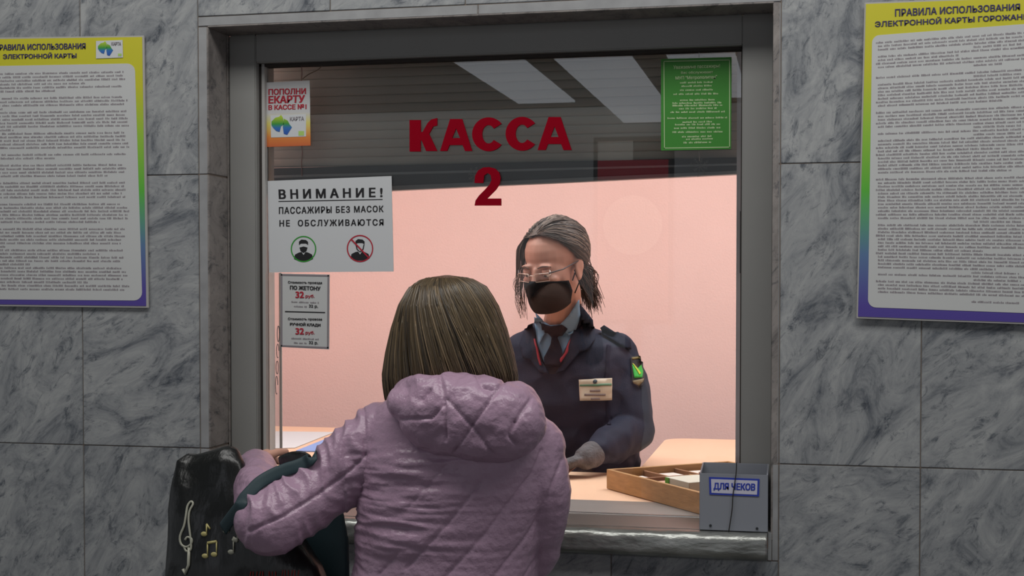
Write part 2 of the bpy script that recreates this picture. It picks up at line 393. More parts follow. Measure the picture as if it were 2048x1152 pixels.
# ------------------------------------------------------------------ roller shutter
SY = .235
sh = empty('roller_shutter', P(1000,380,SY), 'grey slatted roller shutter lowered over the top third of the ticket window', 'shutter')
xs0 = xb1-.03; xs1 = xc+.05
zb = (P(520,338,SY).z+P(1485,318,SY).z)/2; pitch = .0205
slm = None; n = int((2.62-zb)/pitch)
bm = bmesh.new(); hw = (xs1-xs0)/2; prof = [(0,.0),(.0012,.0012),(.002,.004),(.0024,.010),(.002,.016),(.0012,.0190),(0,.0203)]
for sx in (-hw,hw):
    pass
V = []; Fc = []
for i,(d,z) in enumerate(prof):
    V += [(-hw,-d,z),(hw,-d,z)]
for i,(d,z) in enumerate(prof): V += [(-hw,.004,z),(hw,.004,z)]
k = len(prof)
for i in range(k-1): Fc.append((2*i,2*i+1,2*i+3,2*i+2)); Fc.append((2*(k+i),2*(k+i)+2,2*(k+i)+3,2*(k+i)+1))
slat_me = bpy.data.meshes.new('slat'); slat_me.from_pydata(V,[],Fc); slat_me.materials.append(M['slat']); slat_me.polygons.foreach_set('use_smooth',[True]*len(Fc))
bm.free()
sl0 = (P(1485,318,SY).z-P(520,338,SY).z)/(P(1485,318,SY).x-P(520,338,SY).x)
for i in range(n):
    o = bpy.data.objects.new('slat', slat_me); C.objects.link(o); o.parent = sh; o.matrix_parent_inverse = Matrix.Translation(-sh.location)
    o.location = ((xs0+xs1)/2, SY, zb+.002+i*pitch); o.rotation_euler = (0, -math.atan(sl0)*.6, 0)
slab('bottom_rail', [(505,337),(1500,314),(1500,341),(505,384)], SY-.012, .022, M['rail'], sh, .002)
slab('bottom_rail', [(505,352),(1500,326),(1500,330),(505,357)], SY-.015, .004, M['lip'], sh)
slab('rail_lip', [(505,384),(1500,340),(1500,347),(505,394)], SY-.018, .03, M['lip'], sh, .0015)

# ------------------------------------------------------------------ notices on the pane
NY = GY-.003
# card top-up notice
t = empty('notice', P(576,292,NY), 'small white and orange card top-up notice with red print, top left of glass', 'notice')
M['og'] = gradient('orange_fade', [(0,(200,100,55)),(.14,(215,130,60)),(.36,(215,205,110)),(.52,(200,200,200)),(1,(200,200,200))])
slab('sheet', [(532,165),(619,161),(621,291),(533,294)], NY, .002, M['og'], t)
text('lettering','ПОПОЛНИ', [(537,178),(612,176),(612,188),(537,190)], NY-.0004, M['redink'], t, .03)
text('lettering','ЕКАРТУ', [(537,192),(610,190),(609,205),(537,207)], NY-.0004, M['redink'], t, .035)
text('lettering','В КАССЕ №1', [(537,210),(613,208),(613,218),(537,220)], NY-.0004, M['redink'], t, .03)
slab('printed_card', [(541,231),(612,228),(612,273),(542,275)], NY-.0006, .0005, M['paper'], t)
M['lg1'] = gradient('logo_green', [(0,(40,80,170)),(.35,(50,110,180)),(.55,(60,150,60)),(1,(190,210,50))])
def logo(x, y, s, Y, parent):
    A = [(0,0),(8,-8),(16,-10),(20,-14),(24,-8),(26,6),(20,10),(17,22),(10,20),(4,14),(0,8)]
    B = [(26,-6),(34,-2),(38,6),(43,12),(38,20),(33,28),(26,26),(24,12)]
    polyprism('emblem', [[(x+a*s, y+b*s) for a,b in A],[(x+a*s,y+b*s) for a,b in B]], Y, .0003, M['lg1'], parent)
logo(543,243,.95,NY-.0012,t)
text('lettering','КАРТА', [(580,234),(608,233),(608,241),(580,242)], NY-.0009, M['greyink'], t)
slab('emblem_square', rect(597,262,608,271), NY-.0011, .0003, M['yellowprint'], t)
# attention sheet
t = empty('notice', P(662,544,NY), 'white paper sheet headed ВНИМАНИЕ with two circled mask icons, taped to glass', 'notice')
slab('sheet', [(535,362),(783,352),(787,543),(538,545)], NY, .0015, M['paper'], t)
text('lettering','ВНИМАНИЕ!', [(557,379),(765,375),(765,394),(558,398)], NY-.0004, M['ink'], t, .03, spacing=1.6)
slab('underline', [(557,402),(765,398),(765,399.6),(557,403.6)], NY-.0006, .0004, M['ink'], t)
text('lettering','ПАССАЖИРЫ БЕЗ МАСОК', [(558,414),(767,411),(767,424),(558,428)], NY-.0004, M['ink'], t, .02, spacing=1.2)
text('lettering','НЕ  ОБСЛУЖИВАЮТСЯ', [(559,440),(767,438),(767,451),(559,453)], NY-.0004, M['ink'], t, .02, spacing=1.3)
def ring(name, cx, cy, r, w_, Y, m, parent, seg=32):
    bm = bmesh.new(); a = []
    for i in range(seg):
        c, s = math.cos(2*math.pi*i/seg), math.sin(2*math.pi*i/seg)
        a.append([bm.verts.new(P(cx+rr*c, cy+rr*s*1.03, Y)) for rr in (r-w_, r)])
    for i in range(seg): bm.faces.new((a[i][0],a[i][1],a[(i+1)%seg][1],a[(i+1)%seg][0]))
    return link(name, bm_mesh(bm), parent, m)
def bust(cx, cy, masked):
    sl = [[(cx-19,cy+20),(cx-17,cy+11),(cx-9,cy+7),(cx-4,cy+6),(cx,cy+12),(cx+4,cy+6),(cx+9,cy+7),(cx+17,cy+11),(cx+19,cy+20),(cx+10,cy+24),(cx-10,cy+24)],
          [(cx-9,cy-8),(cx-9,cy-15),(cx-4,cy-19),(cx+5,cy-18),(cx+9,cy-14),(cx+9,cy-8),(cx+5,cy-11),(cx-5,cy-11)]]
    if masked: sl.append([(cx-8,cy-3),(cx,cy-5),(cx+8,cy-3),(cx+6,cy+4),(cx,cy+8),(cx-6,cy+4)])
    else:
        sl += [[(cx-9,cy-8),(cx-7,cy-8),(cx-5,cy+1),(cx,cy+6),(cx,cy+8),(cx-7,cy+2)],[(cx+9,cy-8),(cx+7,cy-8),(cx+5,cy+1),(cx,cy+6),(cx,cy+8),(cx+7,cy+2)]]
    return sl
polyprism('icon', bust(607,498,True), NY-.0006, .0004, M['ink'], t)
polyprism('icon', bust(720,497,False), NY-.0006, .0004, M['ink'], t)
ring('icon_ring', 607,498,25.5,2.2, NY-.0007, M['greenprint'], t)
ring('icon_ring', 720,497,26.5,2.4, NY-.0007, M['redink'], t)
polyprism('icon_bar', [[(701,479),(703,477),(739,515),(737,517)]], NY-.0014, .0003, M['redink'], t)
# price notice
t = empty('notice', P(610,697,NY), 'narrow framed fare notice with red prices, below the attention sheet', 'notice')
slab('sheet', [(561,547),(659,549),(658,699),(561,694)], NY+.001, .002, M['paper2'], t)
def frame_quad(q, wd):
    (x0,y0),(x1,y1),(x2,y2),(x3,y3) = q
    return [[(x0,y0),(x1,y1),(x1,y1+wd),(x0,y0+wd)],[(x3,y3-wd),(x2,y2-wd),(x2,y2),(x3,y3)],[(x0,y0),(x0+wd,y0),(x3+wd,y3),(x3,y3)],[(x1-wd,y1),(x1,y1),(x2,y2),(x2-wd,y2)]]
polyprism('border', frame_quad([(561.5,548),(658,550),(657,697),(561.5,693)],3), NY+.0002, .0006, M['greyink'], t)
slab('rule', [(570,622),(650,624),(650,626),(570,624)], NY+.0002, .0005, M['ink'], t)
for dy,(a,b) in ((0,('Стоимость проезда','ПО ЖЕТОНУ')),(73,('Стоимость провоза','РУЧНОЙ КЛАДИ'))):
    text('lettering', a, [(576,562+dy),(644,563+dy),(644,569+dy),(576,568+dy)], NY+.0003, M['ink'], t, .01)
    text('lettering', b, [(580,571+dy),(641,573+dy),(641,581+dy),(580,579+dy)], NY+.0003, M['ink'], t, .03)
    text('price', '32', [(591,583+dy),(608,583+dy),(608,596+dy),(591,596+dy)], NY+.0003, M['redink'], t, .03)
    text('price', 'руб.', [(611,589+dy),(629,589+dy),(629,597+dy),(611,597+dy)], NY+.0003, M['redink'], t, .015)
    lines_print('fine_print', [(583,602+dy,638,604+dy,3),(588,611+dy,614,612+dy,3)], NY+.0002, M['greyink'], t, 2.4)
    text('lettering', '32 р.', [(618,609+dy),(636,610+dy),(636,617+dy),(618,616+dy)], NY+.0003, M['ink'], t, .01)
# green notice
t = empty('notice', P(1392,299,NY), 'green notice with pale lettering at the top right of glass', 'notice')
slab('sheet', [(1322,118),(1463,114),(1462,298),(1322,301)], NY, .0015, M['green'], t)
polyprism('border', frame_quad([(1327,122),(1460,119),(1460,295),(1328,297)],1.6), NY-.0005, .0004, M['palegreen'], t)
text('lettering','Уважаемые пассажиры!', [(1347,131),(1440,128),(1440,137),(1347,140)], NY-.0004, M['palegreen'], t)
text('lettering','Вас обслуживает', [(1362,143),(1426,141),(1426,148),(1362,149)], NY-.0004, M['palegreen'], t)
text('lettering','МУП "Метрополитен"', [(1351,153),(1434,150),(1434,159),(1351,161)], NY-.0004, M['palegreen'], t, .02)
rows = []
for y,a,b in ((163,1360,1426),(170,1363,1424),(178,1360,1426),(186,1347,1437),(198,1360,1430),(204,1345,1443),(209,1345,1445),(215,1358,1434),(222,1341,1450),(234,1335,1455),(242,1365,1424),(247,1350,1441),(254,1348,1441),(262,1345,1446),(271,1364,1426),(276,1372,1426),(283,1367,1423)):
    rows.append((a,y+.5,b,y-.8,3.6))
lines_print('fine_print', rows, NY-.0006, M['palegreen'], t, 2.6)

# twines
t = tag(px_tube('twine', [(603,122),(604,145),(602,170)], NY+.006, .0011, M['twine_r']), 'red and white twine above the orange card notice', 'twine')
t = tag(px_tube('twine', [(603,288),(605,305),(603,325),(604,352)], NY+.006, .0011, M['twine_r']), 'red and white twine between card notice and attention sheet', 'twine')
t = tag(tube('twine', smooth_path([P(x,y,NY+.006) for x,y in ((605,158),(618,148),(635,140),(645,130),(650,122))],4), .0009, mat('tan_twine',(120,105,90),.8), None, 6), 'thin tan twine curving up to the frame beside the card notice', 'twine')
t = tag(px_tube('twine', [(1398,92),(1398,116)], NY+.006, .0008, M['sleeve']), 'short pale twine above the green notice', 'twine')
def snowflake(cx, cy, s, lab):
    o = []
    for k in range(8):
        a = k*math.pi/4+.2; r = s*random.uniform(.7,1.1); p0 = P(cx,cy,.16); p1 = P(cx+r*math.cos(a), cy+r*math.sin(a), .16); o.append(tube_geo([p0,p1],.0006,4))
        for f in (.5,.75):
            m_ = p0.lerp(p1,f)
            for sg in (-1,1):
                q = P(cx+r*f*math.cos(a)+s*.22*math.cos(a+sg*.8), cy+r*f*math.sin(a)+s*.22*math.sin(a+sg*.8), .16); o.append(tube_geo([m_,q],.0005,4))
    tag(link('snowflake', mesh_from(o), None, mat('tinsel',(95,98,95),.4)), lab, 'decoration')
snowflake(1400,333,20,'thin grey tinsel snowflake hanging behind the glass, under the green notice')
snowflake(950,350,17,'thin grey tinsel snowflake hanging behind the glass, beside the numeral 2')
tag(px_tube('twine', [(1398,296),(1399,322)], .16, .0007, M['sleeve']), 'short pale twine below the green notice holding a snowflake', 'twine')

# ------------------------------------------------------------------ wall posters
PGR = [(0,(82,66,150)),(.06,(84,70,155)),(.22,(90,120,160)),(.42,(90,180,60)),(.62,(150,195,60)),(.8,(198,196,45)),(1,(205,198,48))]
M['pgrad'] = gradient('poster_print', PGR)
def poster(q, inner, Y, label, heads, body, fold):
    x = sum(p[0] for p in q)/4; t = empty('poster', P(x,q[2][1],Y), label, 'poster')
    slab('sleeve', [(q[0][0]-3,q[0][1]-3),(q[1][0]+4,q[1][1]-3),(q[2][0]+5,q[2][1]+4),(q[3][0]-3,q[3][1]+4)], Y+.001, .004, M['sleeve'], t, .0008)
    slab('sheet', q, Y, .0012, M['pgrad'], t)
    # white panel with rounded corners
    (x0,y0),(x1,y1),(x2,y2),(x3,y3) = inner; r = 16; lp = []
    def arc(cx,cy,a0): 
        for k in range(6): a = math.radians(a0+k*18); lp.append((cx+r*math.cos(a), cy+r*math.sin(a)))
    arc(x0+r,y0+r,180); arc(x1-r,y1+r,270); arc(x2-r,y2-r,0); arc(x3+r,y3-r,90)
    polyprism('white_panel', [lp], Y-.0006, .0005, M['paper2'], t)
    for s,qq,b in heads: text('lettering', s, qq, Y-.0008, M['navyprint'], t, b)
    rows = []
    y = 0
    hL = inner[3][1]-inner[0][1]; hR = inner[2][1]-inner[1][1]; pitch = 7.0; nr = int((hL-24)/pitch); i = 0; blk = 0
    while i < nr:
        if blk == 0: blk = random.randint(2,7); last = True
        else: last = False
        blk -= 1; f = (i*pitch+14)/hL
        xa_ = inner[0][0]+8+(4 if not last else 0); xb_ = inner[1][0]-10 - (random.uniform(.1,.7)*(x1-x0) if blk == 0 else random.uniform(0,20))
        if body == 'right' and random.random() < .12: xa_ += (x1-x0)*.4; xb_ = min(xb_+1, xa_+(x1-x0)*.2)
        yl = inner[0][1]+hL*f; yr = inner[1][1]+hR*f; s = (yr-yl)/(x1-x0)
        rows.append((xa_, yl+s*(xa_-x0), xb_, yl+s*(xb_-x0), 4.0)); i += 1
        if blk == 0 and random.random() < .25: i += 1
    lines_print('fine_print', rows, Y-.0009, M['greyink'], t, 3.0)
    return t
qL = [(-150,80),(284,74),(292,612),(-158,607)]; iL = [(-128,134),(270,127),(284,601),(-134,598)]
t = poster(qL, iL, -.008, 'yellow and violet rules poster left of the ticket window', [('ПРАВИЛА ИСПОЛЬЗОВАНИЯ', [(-10,89),(171,86),(171,98),(-10,101)], .02), ('ЭЛЕКТРОННОЙ КАРТЫ', [(6,106),(153,104),(153,116),(6,118)], .02)], 'left', 1)
slab('printed_card', [(192,82),(245,80),(246,115),(192,117)], -.0094, .0005, M['paper'], t)
logo(196,92,.7,-.0100,t)
text('lettering','КАРТА', [(223,84),(242,84),(242,91),(223,91)], -.0098, M['greyink'], t)
slab('emblem_square', rect(236,107,243,112), -.0100, .0003, M['yellowprint'], t)
qR = [(1732,8),(2300,-24),(2305,668),(1716,634)]; iR = [(1744,72),(2282,42),(2284,650),(1736,615)]
poster([(1732,8),(2240,-12),(2244,652),(1716,633)], [(1744,70),(2222,36),(2224,632),(1736,615)], -.012, 'yellow and violet rules poster right of the ticket window', [('ПРАВИЛА ИСПОЛЬЗОВАНИЯ', [(1790,18),(2040,7),(2040,20),(1790,33)], .02), ('ЭЛЕКТРОННОЙ КАРТЫ ГОРОЖАНИНА', [(1750,40),(2085,23),(2085,37),(1750,54)], .02)], 'right', 1)

# backlit poster across the hall, seen only mirrored in the glass
HY = -5.6
def VP_(px,py):
    r = ray(px,py); Yv = -HY+g2; p = CAM + r*((Yv-CAM.y)/r.y); return p.x, p.z
(x0,z1),(x1,z0) = VP_(1195,283), VP_(1335,640)
t = empty('lightbox', ((x0+x1)/2, HY, z0), 'backlit poster panel with red band on the far side of the hall', 'sign')
M['lb_w'] = mat('lightbox_white', (190,185,180), .5, emit=.6); M['lb_r'] = mat('lightbox_red', (190,20,50), .5, emit=.7); M['lb_p'] = mat('lightbox_pale', (170,120,110), .5, emit=.35); M['lb_c'] = mat('lightbox_disc', (205,190,170), .5, emit=.4)
zA = VP_(1265,320)[1]; zB_ = VP_(1265,358)[1]
box('casing', (x0-.03,HY-.12,z0-.03), (x1+.03,HY-.02,z1+.03), M['hallceil'], t)
box('top_band', (x0,HY-.02,zA), (x0+(x1-x0)*.5,HY-.005,z1), M['lb_w'], t)
box('red_band', (x0,HY-.02,zB_), (x1,HY-.004,zA), M['lb_r'], t)
box('picture', (x0,HY-.02,z0), (x1,HY-.005,zB_), M['lb_p'], t)
bm = bmesh.new(); bmesh.ops.create_circle(bm, cap_ends=True, segments=40, radius=(x1-x0)*.42, matrix=Matrix.Translation(((x0+x1)/2,HY-.002,VP_(1265,450)[1])) @ Matrix.Rotation(math.pi/2,4,'X')); link('disc', bm_mesh(bm), t, M['lb_c'])
box('post', ((x0+x1)/2-.05,HY-.1,0), ((x0+x1)/2+.05,HY-.03,z0-.03), M['hallceil'], t)

# ------------------------------------------------------------------ counter, sill, desk
t = empty('counter', (0,0,1.0), 'steel pay counter with worn rounded apron under the ticket window', 'counter')
def loft_x(name, prof, x0, x1, m, parent, nx=60, jitter=0, seed=0):
    V = []; Fc = []; k = len(prof)
    for i in range(nx+1):
        x = x0+(x1-x0)*i/nx
        for j,(y,z) in enumerate(prof):
            d = jitter*noise.noise(Vector((x*18, y*30, z*30+seed))) + jitter*.6*noise.noise(Vector((x*45, y*60, z*60+seed)))
            V.append((x, y-d, z+d*.6 if 0<j<k-1 else z))
    for i in range(nx):
        for j in range(k-1): a = i*k+j; Fc.append((a,a+1,a+k+1,a+k))
    Fc.append(tuple(range(k))); Fc.append(tuple(nx*k+j for j in range(k))[::-1])
    return link(name, mesh_from([(V,Fc)]), parent, m, True)
ZC = CAM.z-.503
xr_ = XR-.0035; xl_ = XL+.0035
pr = [(.005,ZC-.001)] + [(-.012-.020*math.sin(a), ZC-.021+.020*math.cos(a)) for a in [i*math.pi/14 for i in range(0,8)]] + [(-.033,ZC-.034),(-.033,ZC-.044),(-.028,ZC-.052),(-.018,ZC-.056),(0.0,ZC-.056)]
loft_x('apron', pr, xl_, P(1534,1100,-.03).x, M['apron'], t, 240, .0016)
box('counter_top', (xl_,.004,ZC-.012), (xr_,.33,ZC), M['steel'], t, .001)
box('seam_strip', (xb1,.148,ZC), (xc,.154,ZC+.0018), M['metal'], t)
DZ = ZC-.001
desk = empty('desk', (0,.33,.25), 'beige laminate desk wrapping round the clerk inside the booth', 'desk')
box('desk_top', (-1.4,.331,DZ-.03), (1.35,.80,DZ), M['desk'], desk, .003)
# left wing and right wing
pl = PZ(545,852,DZ)
box('desk_wing', (-1.78,.801,DZ-.03), (-.52,pl.y,DZ), M['desk'], desk, .003)
pr_ = PZ(1330,876,DZ); px_ = pr_.x+.02
bm = bmesh.new(); r = .07; pts = [(1.35,.801),(px_-.015,.801),(px_-.015,pr_.y-r)] + [(px_+r-r*math.cos(a)-.015, pr_.y-r+r*math.sin(a)) for a in [i*math.pi/12 for i in range(1,7)]] + [(1.35,pr_.y)]
top = [bm.verts.new((x,y,DZ)) for x,y in pts]; bot = [bm.verts.new((x,y,DZ-.03)) for x,y in pts]
bm.faces.new(top); bm.faces.new(bot[::-1])
for i in range(len(pts)): bm.faces.new((top[i],bot[i],bot[(i+1)%len(pts)],top[(i+1)%len(pts)]))
link('desk_wing', bm_mesh(bm), desk, M['desk'])
for x,y in ((-1.35,.4),(1.3,.4),(-1.72,pl.y-.05),(1.3,pr_.y-.06)): box('leg', (x-.02,y-.02,.251), (x+.02,y+.02,DZ-.03), M['frame'], desk)
box('front_panel', (-1.35,.36,.5), (1.3,.38,DZ-.03), M['desk'], desk)
def flat(name, q, z, th, m, parent=None):
    bm = bmesh.new(); a = [PZ(x,y,z+th) for x,y in q]; add_hex(bm, a+[p-Vector((0,0,th)) for p in a]); return link(name, bm_mesh(bm), parent, m)
tag(flat('paper_sheet', [(520,862),(668,864),(590,895),(515,897)], DZ+.001, .0015, M['paper']), 'white printed form lying on the left desk wing behind the glass', 'paper')
tag(flat('folder', [(592,901),(655,876),(700,878),(660,902)], DZ+.001, .003, M['bluepaper']), 'light blue folder on the desk just right of the white form', 'folder')

# wooden tray
TZ = ZC+.0005; hT = .048
A = PZ(1213,977,TZ); Bp = PZ(1440,1040,TZ)
dirA = (Bp-A); dirA.z = 0; LA = .42; dirA.normalize(); perp = Vector((-dirA.y, dirA.x, 0))
if perp.y < 0: perp = -perp
WD = .36
tray = empty('wooden_tray', A, 'wooden compartment cash tray on the desk behind the receipt box', 'tray')
def tb(name, u0,v0,u1,v1,z0,z1,m,parent=tray,bev=.001):
    bm = bmesh.new(); q = [A+dirA*u+perp*v for u,v in ((u0,v0),(u1,v0),(u1,v1),(u0,v1))]
    add_hex(bm, [Vector((p.x,p.y,TZ+z1)) for p in q]+[Vector((p.x,p.y,TZ+z0)) for p in q])
    if bev: bmesh.ops.bevel(bm, geom=bm.edges[:], offset=bev, segments=1, affect='EDGES')
    return link(name, bm_mesh(bm), parent, m)
W_ = .009
tb('side_board',0,0,LA,W_,0,hT,M['wood']); tb('side_board',0,WD-W_,LA,WD,0,hT,M['wood'])
tb('side_board',0,W_,W_,WD-W_,0,hT,M['wood']); tb('side_board',LA-W_,W_,LA,WD-W_,0,hT,M['wood'])
tb('bottom_board',W_,W_,LA-W_,WD-W_,.001,.006,M['wood_in'])
for v in (.10,.19): tb('divider',W_,v,.13,v+.006,.006,hT-.008,M['wood_in'])
tb('divider',.13,W_,.136,WD-W_,.006,hT-.006,M['wood_in'])
tb('divider',.136,.15,LA-W_,.156,.006,hT-.004,M['wood'])
def tray_thing(name, u0,v0,u1,v1,z0,z1,m,label,cat,group=None):
    o = tb(name,u0,v0,u1,v1,z0,z1,m,None,.0008); tag(o,label,cat,group); return o
M['bill'] = mat('ticket_paper', (215,205,195), .8, var=.15, vscale=60, stretch=(1,1,20))
M['bill2'] = mat('pinkish_ticket_paper', (190,150,130), .8, var=.2, vscale=60, stretch=(1,1,20))
tray_thing('ticket_pad', .03,.03,.10,.085,.006,.030,M['bill'],'white ticket pad in the nearest left tray compartment','ticket pad')
tray_thing('ticket_pad', .03,.115,.10,.175,.006,.033,M['bill'],'white ticket pad in the middle left tray compartment','ticket pad')
tray_thing('ticket_pad', .03,.21,.12,.29,.006,.034,M['bill'],'white ticket pad in the farthest left tray compartment','ticket pad')
tray_thing('ticket_bundle', .145,.03,.215,.14,.006,.034,M['bill2'],'brownish bundle of tickets beside the green pack in the tray','tickets')
tray_thing('ticket_bundle', .15,.17,.32,.26,.006,.050,M['bill2'],'wide bundle of tickets at the back of the wooden tray','tickets')
gp = tray_thing('card_pack', .225,.03,.325,.12,.006,.056,mat('pack_white',(205,205,190),.5),'small white pack with a bright green edge in the tray','pack')
o = tb('green_edge', .2255,.0285,.2420,.0298,.008,.0555,mat('pack_green',(90,170,50),.5),None,0); o.parent = gp
coin = mat('coin_metal',(205,195,170),.3,metal=.8)
for i in range(9):
    u = .03+.03*(i%3)+random.uniform(-.004,.004); v = .0+.12+.02*(i//3)
    p = A+dirA*u+perp*v
# receipt box
BX0 = P(1399,1000,-.005).x; BX1 = P(1536,1000,-.005).x; bz0 = ZC+.0005; bz1 = P(1460,948,-.005).z; bzb = P(1460,925,.09).z
t = empty('receipt_box', ((BX0+BX1)/2,.04,bz0), 'open grey metal receipt box labelled ДЛЯ ЧЕКОВ at right end of sill', 'box')
th = .003; y0,y1 = -.006,.085
box('front_panel', (BX0,y0,bz0), (BX1,y0+th,bz1), M['box'], t, .001)
box('back_panel', (BX0+.002,y1-th,bz0), (BX1-.002,y1,bzb), M['box'], t, .001)
for xx in (BX0, BX1-th):
    bm = bmesh.new(); add_hex(bm, [(xx,y0+th,bz0),(xx,y1-th,bz0),(xx,y1-th,bzb),(xx,y0+th,bz1)]+[(xx+th,y0+th,bz0),(xx+th,y1-th,bz0),(xx+th,y1-th,bzb),(xx+th,y0+th,bz1)]); link('side_panel', bm_mesh(bm), t, M['box'])
box('bottom_panel', (BX0+th,y0+th,bz0), (BX1-th,y1-th,bz0+.003), M['box'], t)
for px,py in ((1421,1051),(1514,1057)):
    p = P(px,py,y0); bm = bmesh.new(); bmesh.ops.create_cone(bm, cap_ends=True, segments=12, radius1=.003, radius2=.002, depth=.003, matrix=Matrix.Translation((p.x,y0-.001,p.z)) @ Matrix.Rotation(math.pi/2,4,'X')); link('rivet', bm_mesh(bm), t, M['rail'])
lb = slab('label_plate', [(1418,954),(1519,958),(1518,993),(1419,989)], y0-.0015, .0013, M['blueprint'], t)
slab('label_paper', [(1422,958),(1515,961.5),(1514,989.5),(1423,985.5)], y0-.0018, .0006, mat('label_white',(205,205,220),.6), lb)
text('lettering','ДЛЯ ЧЕКОВ', [(1427,965),(1511,967),(1510,984),(1427,981)], y0-.002, M['blueprint'], lb, .04)
tube('string', smooth_path([P(1473,925,y0-.003),P(1472,948,y0-.004),P(1466,990,y0-.004),P(1464,1020,y0-.004),P(1457,1066,y0-.004)],5), .0011, M['twine_d'], t, 6)
# acrylic side plate with dark marks
xp0 = P(529,700,.135).x+.001
t = tag(box('side_plate', (xp0+.012,.160,P(550,915,.2).z), (xp0+.015,.196,P(550,546,.2).z), M['acrylic']), 'narrow clear plastic side plate at left edge of the window opening', 'plate')
pl0 = P(540,700,.178)
for k_, (ya, yb) in enumerate(((652,684),(688,716),(722,748),(752,788))):
    za, zb2 = P(540,ya,.178).z, P(540,yb,.178).z; yy = (.188,.184,.180,.176)[k_]; rr = (za-zb2)/2
    ringp = [(xp0+.0116, yy+.007*math.cos(a_), (za+zb2)/2+rr*math.sin(a_)) for a_ in [i_*math.pi/8 for i_ in range(14 if k_ % 2 else 17)]]
    tube('printed_mark', ringp, .0009, M['ink'], t, 5)
box('polished_edge', (xp0+.0105,.196,P(550,915,.2).z), (xp0+.0165,.199,P(550,546,.2).z), M['acrylic_edge'], t)
#PART2
# ================================================================== PEOPLE
M['skin'] = mat('skin', (172,126,108), .55, var=.06, vscale=14)
M['skin2'] = mat('skin_pale', (215,165,145), .55)
M['lilac'] = mat('lilac_nylon', (170,140,162), .31, bump=.35, bscale=70, spec=.5)
M['trouser'] = mat('dark_trousers', (42,44,52), .8)
M['boot'] = mat('black_boots', (24,24,24), .5)
M['navy'] = mat('navy_uniform', (30,35,52), .75, spec=.3, bump=.12, bscale=300, var=.1, vscale=12)
M['navy2'] = mat('navy_uniform_dark', (22,26,42), .8, spec=.2, bump=.1, bscale=300)
M['shirt'] = mat('light_blue_shirt', (108,140,165), .8)
M['tie'] = mat('dark_tie', (16,20,34), .85, spec=.15)
M['trimred'] = mat('red_cord', (140,25,45), .7)
M['mask'] = mat('black_cloth_mask', (17,17,20), .9, bump=.1, bscale=200, spec=.2)
M['glove'] = mat('grey_knit_glove', (92,90,92), .9, bump=.5, bscale=160, var=.25, vscale=60)
M['rim'] = mat('glasses_metal', (200,185,175), .3, metal=.7)
M['temple'] = mat('glasses_temple', (60,45,45), .4)
M['lens'] = glassmat('spectacle_lens', (.93,.92,.93), 1.5, 0, .8)
M['eye'] = mat('eye_white', (215,208,202), .3); M['iris'] = mat('iris', (60,48,40), .2)
def hairmats(cols, rough=.38): return [mat('hair_strand', c, rough, spec=.5) for c in cols]
HB = hairmats([(84,70,50),(102,86,63),(68,56,41),(122,103,78),(52,43,32)], .36)
HC = hairmats([(70,54,44),(88,70,58),(52,40,34),(118,100,86),(76,50,38)], .62)
M['brow'] = mat('eyebrow', (84,60,50), .8)

